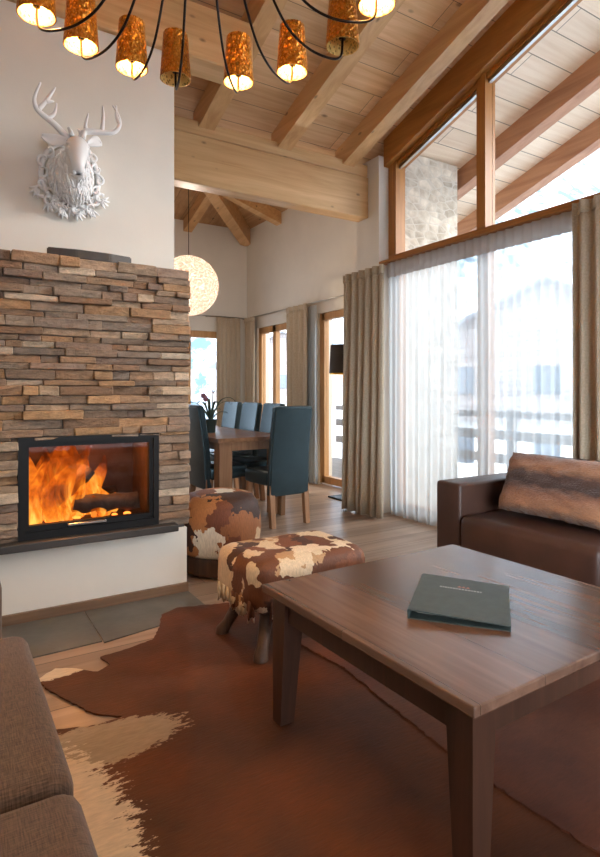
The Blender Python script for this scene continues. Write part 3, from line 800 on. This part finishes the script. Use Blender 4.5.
while x < .075:
    wl = random.choice((.005, .007, .008)); 
    v = [bm.verts.new((a, b, zt(a))) for a, b in ((x, -.074), (x+wl, -.074), (x+wl, -.062), (x, -.062))]; bm.faces.new(v); x += wl+.0025
bobj('print_line', bm, 'mark')
bm = NB()
for a0 in (-.022, -.008, .006):
    v = [bm.verts.new((a, b, zt(a))) for a, b in ((a0, -.084), (a0+.015, -.084), (a0+.0075, -.102))]; bm.faces.new(v)
bobj('emblem', bm, 'mark_r')

# ------------------------------------------------------------------ cowhide rugs
def rug(name, outline, mat, z0, z1, label, fuzz=.012):
    pts = []
    n = len(outline)
    for i in range(n):
        a = Vector((*outline[i], 0)); b = Vector((*outline[(i+1) % n], 0)); L = (b-a).length; k = max(2, int(L/.02))
        nr = Vector((-(b-a).y, (b-a).x, 0)).normalized()
        for q in range(k):
            p = a.lerp(b, q/k); p += nr*random.uniform(-fuzz, fuzz)*(.6+.4*noise.noise(p*9)); pts.append((p.x, p.y))
    bm = NB(); prism(bm, pts, z0, z1)
    return tag(obj(name, bm, mat, None, loc=(sum(p[0] for p in pts)/len(pts), sum(p[1] for p in pts)/len(pts), z0)), label, 'rug')
out1 = [(1.75, 2.75), (1.55, 2.92), (1.365, 2.943), (1.086, 3.029), (.984, 2.977), (.901, 2.789), (.844, 2.703), (.706, 2.665), (.592, 2.65), (.612, 2.554), (.553, 2.517), (.526, 2.544), (.46, 2.61), (.402, 2.642), (.327, 2.578), (.342, 2.494), (.401, 2.352), (.466, 2.199), (.555, 2.121), (.458, 2.12), (.30, 2.169), (.1, 2.10), (-.1, 1.9), (-.2, 1.5), (-.1, 1.1), (.1, .7), (.3, .35), (.8, .2), (1.3, .3), (1.5, .5), (1.5, 2.2), (1.6, 2.45)]
c1 = (sum(p[0] for p in out1)/len(out1), sum(p[1] for p in out1)/len(out1))
bl = [(.40, 2.0, .34, .13, -.05, lin(172, 150, 124)), (.20, 1.55, .255, .52, -.12, lin(226, 206, 178)), (.43, 2.6, .14, .055, .15, lin(232, 214, 188))]
r1 = rug('cowhide_rug', out1, 'wall', .001, .008, 'russet brown cowhide rug with a cream belly edge beside the left sofa', .007)
off = r1.location
M['rug1'] = m_rug('russet cowhide', lin(66, 31, 9), lin(106, 52, 16), [(x-off.x, y-off.y, rx, ry, r, c) for x, y, rx, ry, r, c in bl])
r1.data.materials[0] = M['rug1']
M['rug2'] = m_rug('red brown cowhide', lin(86, 42, 24), lin(122, 68, 42), [])
rug('cowhide_rug', [(1.41, 2.32), (1.455, 1.98), (1.425, 1.6), (1.405, 1.34), (1.41, 1.06), (1.43, .8), (1.42, .3), (1.9, .1), (2.4, .15), (2.62, .5), (2.65, 1.2), (2.6, 2.0), (2.3, 2.32), (1.9, 2.28)], 'rug2', .0085, .015, 'lighter red brown cowhide rug lying beneath the coffee table', .008)

# ------------------------------------------------------------------ sofas
def cushion(x0, x1, y0, y1, z0, z1, bev, seg=4): return bx(x0, x1, y0, y1, z0, z1, bev=bev, seg=seg)
sf = thing('sofa', 'dark brown leather sofa in front of the sheer window curtain', 'sofa', (3.05, 1.6, 0))
obj('base', bx(2.76, 3.42, .62, 2.6, .06, .30, bev=.02), 'leather_b', sf)
for y0, y1 in ((2.495, 2.70), (.45, .655)): obj('armrest', cushion(2.72, 3.43, y0, y1, .06, .62, .022, 3), 'leather_b', sf, True, angle=60)
obj('backrest', cushion(3.24, 3.43, .6, 2.52, .1, .775, .05), 'leather_b', sf, True)
for y0, y1 in ((1.585, 2.492), (.66, 1.58)): obj('seat_cushion', cushion(2.70, 3.26, y0, y1, .09, .432, .05), 'leather_b', sf, True)
for x in (2.8, 3.4):
    for y in (.52, 2.62): 
        bm = NB(); lathe(bm, [(.02, 0), (.025, .06)], 12, (x, y, 0)); obj('leg', bm, 'black', sf)
# fur pillow leaning on the back
pl = NB(); hw, hh, n = .36, .188, 40
for sgn in (1, -1):
    rows = []
    for i in range(n+1):
        r = []
        for j in range(n+1):
            u = -1+2*i/n; v = -1+2*j/n
            e = max(0, (1-u**4)*(1-v**4))**.45
            r.append((sgn*(.105*e)+.012*noise.noise(Vector((u*4, v*4, sgn))), hw*u*(1-.05*(1-abs(v))), hh*v*(1-.05*(1-abs(u)))+.006*noise.noise(Vector((u*14, v*2, 5)))))
        rows.append(r)
    sheet(pl, rows)
p = obj('fur_pillow', pl, 'pillow', None, True, local=True)
p.location = (3.03, 2.02, .632); p.rotation_euler = (math.radians(1), math.radians(24), math.radians(4))
tag(p, 'brown striped fur pillow leaning on the leather sofa back', 'pillow')

ls = thing('sofa', 'grey brown woven fabric sofa facing the coffee table at the fireplace end', 'sofa', (-.35, 1.1, 0))
obj('base', bx(-1.08, .14, .14, 2.2, .07, .26, bev=.02), 'weave', ls)
for y0, y1 in ((2.025, 2.23), (-.02, .185)): obj('armrest', cushion(-1.1, .155, y0, y1, .07, .60, .03), 'weave', ls, True, angle=60)
obj('backrest', cushion(-1.1, -.82, .18, 2.03, .1, .78, .06), 'weave', ls, True)
for y0, y1 in ((1.2, 2.022), (.19, 1.195)): obj('seat_cushion', cushion(-.86, .225, y0, y1, .255, .435, .045), 'weave', ls, True)
for x in (-1.0, .06):
    for y in (.08, 2.12):
        bm = NB(); lathe(bm, [(.02, 0), (.025, .07)], 12, (x, y, 0)); obj('leg', bm, 'black', ls)

# ------------------------------------------------------------------ cowhide bench and pouf
bn = thing('cowhide_bench', 'long patchwork cowhide stool with splayed wooden legs beside the coffee table', 'stool', (1.54, 2.43, 0))
bm = NB(); box(bm, 1.14, 1.78, 2.20, 2.66, .20, .445, bev=.075, seg=5)
bmesh.ops.subdivide_edges(bm, edges=[e for e in bm.edges if e.calc_length() > .08], cuts=6, use_grid_fill=True)
for v in bm.verts:
    q = noise.noise(v.co*7)*.008; v.co += Vector((q, q, q*.5))
    if v.co.z < .3: v.co.z += .025*noise.noise(Vector((v.co.x*22, v.co.y*22, 0)))
obj('seat', bm, 'hide_bench', bn, True)
bm = NB()                                     # shaggy lower fringe of the hide
for k in range(150):
    t = random.random(); 
    if t < .32: x, y = 1.16+random.uniform(-.02, .01), random.uniform(2.26, 2.6)
    else: x, y = random.uniform(1.22, 1.72), (2.205 if random.random() < .7 else 2.655)+random.uniform(-.006, .006)
    tube(bm, [(x, y, .27), (x+random.uniform(-.006, .006), y, .22), (x+random.uniform(-.012, .012), y, random.uniform(.165, .195))], [.011, .009, .003], 5)
o = obj('hide_fringe', bm, 'hide_bench', bn, True); o['kind'] = 'stuff'
for fx, fy, tx, ty in ((1.165, 2.60, 1.28, 2.53), (1.185, 2.235, 1.28, 2.33), (1.77, 2.60, 1.67, 2.53), (1.77, 2.25, 1.67, 2.33)):
    bm = NB(); zf = .0168 if (fx > 1.5 and fy < 2.4) else .0098
    bm = NB(); tube(bm, [(fx, fy, zf), (fx, fy, zf+.012), (fx*.8+tx*.2, fy*.8+ty*.2, .06), (tx, ty, .24)], [.034, .034, .026, .036], 12); obj('leg', bm, 'stool_leg', bn, True, angle=50)
px, py = 1.58, 3.56
pf = thing('cowhide_pouf', 'round brown and white cowhide pouf on a dark base beside the fireplace', 'pouf', (px, py, 0))
bm = NB(); lathe(bm, [(.22, .01), (.245, .02), (.25, .1), (.24, .13)], 36, (px, py, 0)); obj('base', bm, 'stool_leg', pf, True, angle=40)
bm = NB(); lathe(bm, [(.05, .12), (.23, .125), (.262, .16), (.27, .28), (.268, .38), (.255, .455), (.215, .505), (.14, .525), (.02, .53)], 40, (px, py, 0))
bmesh.ops.subdivide_edges(bm, edges=bm.edges[:], cuts=1, use_grid_fill=True)
for v in bm.verts: q = noise.noise(v.co*6)*.018; d = Vector((v.co.x-px, v.co.y-py, 0)); v.co += d*q*2
obj('seat', bm, 'hide_pouf', pf, True)

# ------------------------------------------------------------------ dining set
dt = thing('dining_table', 'long oak dining table with thick square legs behind the fireplace', 'dining table', (2.5, 5.8, 0))
obj('tabletop', bx(2.11, 2.86, 4.80, 6.95, .725, .765, bev=.004), 'oak_top', dt)
for x in (2.14, 2.70):
    for y in (4.84, 6.77): obj('leg', bx(x, x+.13, y, y+.13, 0, .726, bev=.006), 'oak_leg', dt)
bm = NB()
for a in ((2.19, 2.21, 4.95, 6.8), (2.76, 2.78, 4.95, 6.8), (2.25, 2.72, 4.88, 4.90), (2.25, 2.72, 6.84, 6.86)): box(bm, *a, .64, .727)
obj('apron', bm, 'oak_leg', dt)
def make_chair(label, group):
    t = thing('dining_chair', label, 'chair', (0, 0, 0), 0, group)       # faces +y
    obj('seat', bx(-.22, .22, -.2, .2, .36, .49, bev=.03, seg=3), 'leather_d', t, True, angle=60, local=True)
    prof = [(-.235, .27), (-.245, .45), (-.255, .65), (-.28, .85), (-.315, 1.06)]
    P = smooth_path([(0, y, z) for y, z in prof], 4); bm = NB(); rows = []
    for p_ in P:
        hw = .215-.012*(p_.z-.27)
        rows.append([(hw*u, p_.y+.012*(u*u)-.006, p_.z) for u in (-1, -.6, -.2, .2, .6, 1)])
    sheet(bm, rows, .065); bmesh.ops.bevel(bm, geom=[e for e in bm.edges if e.is_manifold and e.calc_face_angle(0) > .8], offset=.014, segments=3, affect='EDGES')
    obj('backrest', bm, 'leather_d', t, True, angle=50, local=True)
    for x in (-.185, .185):
        for y, yb in ((-.2, -.235), (.16, .17)):
            bm = NB(); hexa(bm, [(x-.022, yb-.022, 0), (x+.022, yb-.022, 0), (x+.022, yb+.022, 0), (x-.022, yb+.022, 0), (x-.025, y-.025, .37), (x+.025, y-.025, .37), (x+.025, y+.025, .37), (x-.025, y+.025, .37)])
            obj('leg', bm, 'oak_leg', t, local=True)
    return t
G = 'leather chairs around the dining table'
c0 = make_chair('dark leather dining chair seen from behind at the near end of the table', G)
c0.location = (2.6, 4.61, 0); c0.rotation_euler = (0, 0, math.radians(4))
nth = ['nearest blue-lit leather chair in the row on the window side of the table', 'middle blue-lit leather chair in the row on the window side of the table', 'farthest blue-lit leather chair in the row on the window side of the table']
for i, y in enumerate((5.36, 5.87, 6.38)): dup(c0, (2.73, y, 0), PI/2, nth[i])
dup(c0, (2.30, 5.2, 0), -PI/2, 'dark leather dining chair half hidden beside the stone fireplace edge')
# potted orchid
fx, fy = 2.36, 5.57
pp = thing('potted_plant', 'potted plant with strap leaves and a mauve bloom on the dining table', 'plant', (fx, fy, .765))
bm = NB(); lathe(bm, [(.045, .765), (.052, .768), (.068, .90), (.07, .905), (.062, .905), (.058, .88), (.002, .88)], 20, (fx, fy, 0)); obj('pot', bm, 'pot', pp, True, angle=40)
for k in range(11):
    a = k*2*PI/11+.2; L = random.uniform(.16, .30); H = random.uniform(.10, .26)
    P = smooth_path([(fx, fy, .88), (fx+.4*L*math.cos(a), fy+.4*L*math.sin(a), .88+H*.8), (fx+.8*L*math.cos(a), fy+.8*L*math.sin(a), .88+H), (fx+L*1.1*math.cos(a), fy+L*1.1*math.sin(a), .88+H*.85)], 4)
    bm = NB(); N = len(P); sd = Vector((-math.sin(a), math.cos(a), 0))
    sheet(bm, [[P[i]-sd*.016*math.sin(PI*(.12+.86*i/(N-1))), P[i]+Vector((0, 0, -.004)), P[i]+sd*.016*math.sin(PI*(.12+.86*i/(N-1)))] for i in range(N)], .003)
    obj('leaf', bm, 'plant', pp, True)
bm = NB(); tube(bm, smooth_path([(fx, fy, .88), (fx-.03, fy, 1.0), (fx-.07, fy+.02, 1.14)], 5), .004, 6); tube(bm, smooth_path([(fx, fy, .88), (fx+.02, fy, 1.05), (fx+.02, fy-.02, 1.2)], 5), .004, 6); obj('stem', bm, 'plant', pp, True)
for bx_, by_, bz_ in ((-.075, .02, 1.15), (-.06, .0, 1.12), (.02, -.02, 1.2)):
    bm = NB()
    for q in range(5):
        a = q*2*PI/5; ball(bm, (fx+bx_+.016*math.cos(a), fy+by_-.01, bz_+.016*math.sin(a)), .016 if bx_ < 0 else .008, 1, .4, 1, 8, 6)
    obj('bloom', bm, 'bloom', pp, True)

# ------------------------------------------------------------------ floor lamp
lx, ly = 3.80, 5.18
fl = thing('floor_lamp', 'floor lamp with a dark drum shade half behind the big drape', 'floor lamp', (lx, ly, 0))
obj('base', bx(lx-.13, lx+.13, ly-.13, ly+.13, 0, .018, bev=.004), 'black', fl)
bm = NB(); tube(bm, [(lx, ly, .015), (lx, ly, 1.62)], .012, 12); obj('pole', bm, 'black', fl, True)
bm = NB(); lathe(bm, [(.165, 1.40), (.15, 1.715), (.146, 1.715), (.161, 1.40)], 32, (lx, ly, 0), closed=True); sh = obj('lamp_shade', bm, 'shade', fl, True, angle=40)
bm = NB(); lathe(bm, [(.160, 1.388), (.145, 1.712), (.143, 1.712), (.158, 1.388)], 32, (lx, ly, 0), closed=True); obj('shade_lining', bm, 'gold_in', sh, True, angle=40)
bm = NB(); ball(bm, (lx, ly, 1.55), .035); obj('bulb', bm, 'bulb_on', fl, True)
bm = NB()
for k in range(3): tube(bm, [(lx, ly, 1.62), (lx+.147*math.cos(k*2.1), ly+.147*math.sin(k*2.1), 1.70)], .003, 5)
obj('shade_spider', bm, 'black', fl)

# ------------------------------------------------------------------ curtains
def curtain(name, a, b, z0, z1, amp, waves, mat, label, cat='curtain', group=None, flare=1.0, nz=14, head=None, bot=None, seed=0, thick=.004):
    """pleated cloth hung along the line a-b; bot = (a, b) of the hem where it differs"""
    rnd = random.Random(seed); A, B = Vector((*a, 0)), Vector((*b, 0)); A2, B2 = (Vector((*bot[0], 0)), Vector((*bot[1], 0))) if bot else (A, B)
    n = waves*8; ph = [rnd.uniform(-.5, .5) for _ in range(waves+2)]; am = [rnd.uniform(.65, 1.2) for _ in range(waves+2)]
    rows = []
    for j in range(nz+1):
        t = j/nz; z = z1+(z0-z1)*t
        P, Q = A.lerp(A2, t), B.lerp(B2, t); nr = (Q-P).normalized(); nr = Vector((-nr.y, nr.x, 0)); row = []
        for i in range(n+1):
            u = i/n; w = u*waves; k = int(w); f = w-k
            p_ = ph[k]*(1-f)+ph[k+1]*f; a_ = am[k]*(1-f)+am[k+1]*f
            d = math.sin(2*PI*w+p_*(.4+t))*amp*a_*(.55+.45*t)
            sw = .012*math.sin(u*5+t*3+seed)*t
            p = P.lerp(Q, min(1, max(0, u+.18/waves*math.sin(2*PI*w*.5+p_*3)*t*flare)))
            row.append((p.x+nr.x*(d+sw), p.y+nr.y*(d+sw), z))
        rows.append(row)
    bm = NB(); sheet(bm, rows, thick)
    o = thing(name, label, cat, ((A.x+B.x)/2, (A.y+B.y)/2, z0), 0, group)
    obj('cloth', bm, mat, o, True)
    if head:
        bm = NB(); rows = []
        for z in (z1+.012, z1+.005, z1-head*.5, z1-head):
            row = []
            nn = waves*6
            for i in range(nn+1):
                u = i/nn; p = A.lerp(B, u); nr = (B-A).normalized(); nr = Vector((-nr.y, nr.x, 0))
                d = amp*.55*math.sin(2*PI*u*waves)+ (.012 if mat == 'sheer' else .006)
                row.append((p.x+nr.x*d, p.y+nr.y*d, z))
            rows.append(row)
        sheet(bm, rows, .003); obj('heading_tape', bm, 'sheer_head' if mat == 'sheer' else mat, o, True)
    return o
curtain('drape', (3.47, 4.10), (3.47, 4.74), .012, 2.37, .05, 6, 'drape', 'tall taupe drape gathered at the left edge of the sheer', head=.07, seed=3, bot=((3.46, 4.12), (3.42, 4.72)))
curtain('drape', (3.50, 1.75), (3.50, 2.24), .012, 2.42, .05, 5, 'drape', 'tall taupe drape rising behind the leather sofa at right', head=.07, seed=5)
curtain('sheer_curtain', (3.66, 1.6), (3.66, 4.26), .012, 2.425, .020, 34, 'sheer', 'wide white sheer curtain across the big glass balcony door', head=.13, seed=8, thick=0)
curtain('drape', (3.97, 6.22), (3.97, 6.74), .012, 2.32, .042, 4, 'drape', 'taupe drape between the dining room window and glass door', head=.06, seed=11)
curtain('drape', (3.99, 7.72), (3.99, 8.06), .012, 2.32, .034, 4, 'drape', 'taupe drape on the window wall in the dining room corner', head=.06, seed=12)
curtain('drape', (3.52, 8.08), (3.92, 8.08), .012, 2.32, .034, 5, 'drape', 'taupe drape on the end wall in the dining room corner', head=.06, seed=13)
curtain('sheer_curtain', (4.03, 6.08), (4.03, 6.28), .012, 2.30, .016, 4, 'sheer', 'narrow white sheer gathered beside the dining room drape and glass door', seed=14, thick=0)
for pts, br, lb in (([(4.02, 4.72, 2.335), (4.02, 8.18, 2.335)], [(4.02, y, 2.335) for y in (5.15, 6.8, 7.9)], 'thin metal curtain rod along the dining room window wall'), ([(1.9, 8.11, 2.345), (4.0, 8.11, 2.345)], None, 'thin metal curtain rod above the dining room end window')):
    r = thing('curtain_rod', lb, 'curtain rod', pts[0])
    bm = NB(); tube(bm, pts, .009, 10); obj('rod', bm, 'steel', r, True)
    for q in (br or [(2.3, 8.11, 2.345), (3.4, 8.11, 2.345)]):
        bm = NB()
        if br: tube(bm, [q, (4.1, q[1], q[2])], .007, 8)
        else: tube(bm, [q, (q[0], 8.2, q[2])], .007, 8)
        obj('bracket', bm, 'steel', r)
bm = NB(); box(bm, 3.60, 3.72, 1.5, 4.33, 2.438, 2.46); struct('trim_curtain_track', bm, 'fr_y')

# ------------------------------------------------------------------ outside: balcony, stone wing wall, neighbours, slopes
struct('ground_snow', bx(-40, 90, -60, 90, -3.2, -3.0), 'snow')
struct('floor_balcony', bx(4.05, 6.1, -2.3, 8.6, -.2, -.02), 'rail')
bm = NB(); a, b, c, d = 3.87, 4.72, 4.36, 4.65; hexa(bm, [(a, c, -.02), (b, c, -.02), (b, d, -.02), (a, d, -.02), (a, c, raf_z(c)+.18), (b, c, raf_z(c)+.18), (b, d, raf_z(d)+.18), (a, d, raf_z(d)+.18)])
struct('wall_stone_wing', bm, 'rubble')
rl = thing('balcony_railing', 'dark wooden balcony railing outside the glass door', 'railing', (6.0, 3.2, 0))
for z0, z1 in ((.86, .94), (.58, .70), (.28, .40)): obj('rail_board', bx(5.98, 6.02, -2.2, 8.4, z0, z1), 'rail', rl)
for y in (-2.1, -.4, 1.3, 3.0, 4.7, 6.4, 8.2): obj('post', bx(6.02, 6.10, y-.05, y+.05, -.1, .96), 'rail', rl)
bp = bx(5.66, 5.78, 2.1, 2.22, -.02, raf_z(2.16)-.02); tag(obj('balcony_post', bp, 'ext_wood', None, loc=(5.72, 2.16, 0)), 'upright timber post carrying the balcony roof', 'post')
def chalet(loc, rz, w, d, h, rise, label):
    t = thing('chalet', label, 'house', loc, rz)
    L = lambda n_, bm, m, par=None: obj(n_, bm, m, par or t, local=True)
    L('ground_storey', bx(-w/2, w/2, -d/2, d/2, 0, h*.5), 'chalet_w')
    bm = NB(); z0, z1 = h*.5, h
    a = [bm.verts.new((x, -d/2, z)) for x, z in ((-w/2, z0), (w/2, z0), (w/2, z1), (0, z1+rise), (-w/2, z1))]; b = [bm.verts.new((v.co.x, d/2, v.co.z)) for v in a]
    bm.faces.new(a[::-1]); bm.faces.new(b)
    for i in range(5): bm.faces.new((a[i], a[(i+1) % 5], b[(i+1) % 5], b[i]))
    L('upper_storey', bm, 'chalet')
    bm = NB(); e = .9
    for s in (-1, 1):
        k = rise/(w/2)
        hexa(bm, [(0, -d/2-e, z1+rise), (s*(w/2+e), -d/2-e, z1-k*e), (s*(w/2+e), d/2+e, z1-k*e), (0, d/2+e, z1+rise), (0, -d/2-e, z1+rise+.45), (s*(w/2+e), -d/2-e, z1-k*e+.45), (s*(w/2+e), d/2+e, z1-k*e+.45), (0, d/2+e, z1+rise+.45)])
    L('roof', bm, 'snow')
    L('balcony', bx(-w/2-.2, w/2+.2, -d/2-1, -d/2, h*.5, h*.5+.9), 'chalet')
    for x in (-w*.3, 0, w*.3):
        for z in (h*.2, h*.68):
            L('window', bx(x-.5, x+.5, -d/2-.05, -d/2+.02, z, z+1.1), 'winglass')
    return t
chalet((24, 16, -3), math.radians(-62), 11, 9, 6, 2.6, 'snowy roofed timber chalet seen through the middle of the sheer')
chalet((27, 1.5, -3), math.radians(-85), 10, 9, 7, 2.4, 'snowy roofed timber chalet seen through the right part of the sheer')
chalet((26, 44, -3), math.radians(-35), 11, 9, 6.5, 2.5, 'snowy roofed timber chalet outside the dining room corner windows')
bm = NB(); rows = []                          # snowy wooded mountain ring on the valley side
for j in range(9):
    row = []
    for i in range(61):
        a = math.radians(-50+i*3); r = 60+j*9
        row.append((r*math.cos(a), r*math.sin(a), -3+(j/8)**.8*(26+50*min(1, max(0, (i*3-68)/25)))+5*noise.noise(Vector((i*.35, j*.5, 2)))*(j > 0)))
    rows.append(row)
sheet(bm, rows); struct('hill_slope', bm, 'mount', smooth=True)

# ------------------------------------------------------------------ light
wd = bpy.data.worlds.new('sky'); SC.world = wd; wd.use_nodes = True; nt = wd.node_tree
bg = nt.nodes['Background']; bg.inputs['Color'].default_value = (.82, .91, 1.0, 1)
tc = nt.nodes.new('ShaderNodeTexCoord'); dt_ = nt.nodes.new('ShaderNodeVectorMath'); dt_.operation = 'DOT_PRODUCT'   # brighter sky patch behind the house, added to fill the room with light
gv = Vector((-.7, -.7, .2)).normalized(); dt_.inputs[1].default_value = gv; nt.links.new(tc.outputs['Generated'], dt_.inputs[0])
rm = nt.nodes.new('ShaderNodeMapRange'); rm.inputs['From Min'].default_value = .5; rm.inputs['From Max'].default_value = 1; rm.inputs['To Min'].default_value = .52; rm.inputs['To Max'].default_value = 6
rm.interpolation_type = 'SMOOTHSTEP'; nt.links.new(dt_.outputs['Value'], rm.inputs['Value']); nt.links.new(rm.outputs[0], bg.inputs['Strength'])
def portal(name, loc, rot, sx, sy):
    l = bpy.data.lights.new(name, 'AREA'); l.shape = 'RECTANGLE'; l.size = sx; l.size_y = sy; l.cycles.is_portal = True
    o = bpy.data.objects.new(name, l); COL.objects.link(o); o.location = loc; o.rotation_euler = rot
portal('daylight_portal_gable', (3.99, 2.5, 2.2), (0, math.radians(90), 0), 4.4, 3.8)
portal('daylight_portal_dining', (4.35, 6.6, 1.2), (0, math.radians(90), 0), 2.4, 3.0)
portal('daylight_portal_end', (2.15, 8.45, 1.3), (math.radians(-90), 0, 0), 3.3, 1.8)
portal('daylight_portal_back', (1.5, YB-.25, 1.35), (math.radians(90), 0, 0), 3.0, 2.1)
sn = bpy.data.lights.new('hazy_sun', 'SUN'); sn.energy = 2.3; sn.angle = math.radians(30); sn.color = (1, .98, .95)
so = bpy.data.objects.new('hazy_sun', sn); COL.objects.link(so); so.location = (12, -4, 6)
so.rotation_euler = Vector((.84, -.40, .36)).to_track_quat('Z', 'Y').to_euler()
def point(name, loc, col, e, r):
    l = bpy.data.lights.new(name, 'POINT'); l.color = col; l.energy = e; l.shadow_soft_size = r
    o = bpy.data.objects.new(name, l); COL.objects.link(o); o.location = loc
for q in LAMP_POS: point('chandelier_lamp', (q[0], q[1], 2.705), (1, .66, .32), 6, .012)
point('globe_lamp', (gx, gy, gz), (1, .84, .68), 13, .06)
point('floor_lamp_light', (lx, ly, 1.55), (1, .78, .52), 22, .03)
point('fire_glow', (.62, 3.45, .78), (1, .36, .08), 5, .06)

# ------------------------------------------------------------------ camera
cam = bpy.data.cameras.new('camera'); co = bpy.data.objects.new('camera', cam); COL.objects.link(co); SC.camera = co
cam.lens = 24.0; cam.sensor_width = 36; cam.sensor_fit = 'AUTO'; cam.shift_y = -37.5/857; cam.clip_start = .02; cam.clip_end = 500
co.location = (0, 0, 1.2); co.rotation_euler = (math.radians(90), 0, math.radians(-31.87))
SC.view_settings.view_transform = 'Standard'; SC.view_settings.look = 'None'; SC.view_settings.gamma = 1; SC.view_settings.use_curve_mapping = False
SC.view_settings.exposure = 1.6
SC.cycles.max_bounces = 10; SC.cycles.diffuse_bounces = 6; SC.cycles.transparent_max_bounces = 24; SC.cycles.use_denoising = True
SC.cycles.sample_clamp_indirect = 6; SC.cycles.caustics_reflective = False; SC.cycles.caustics_refractive = False
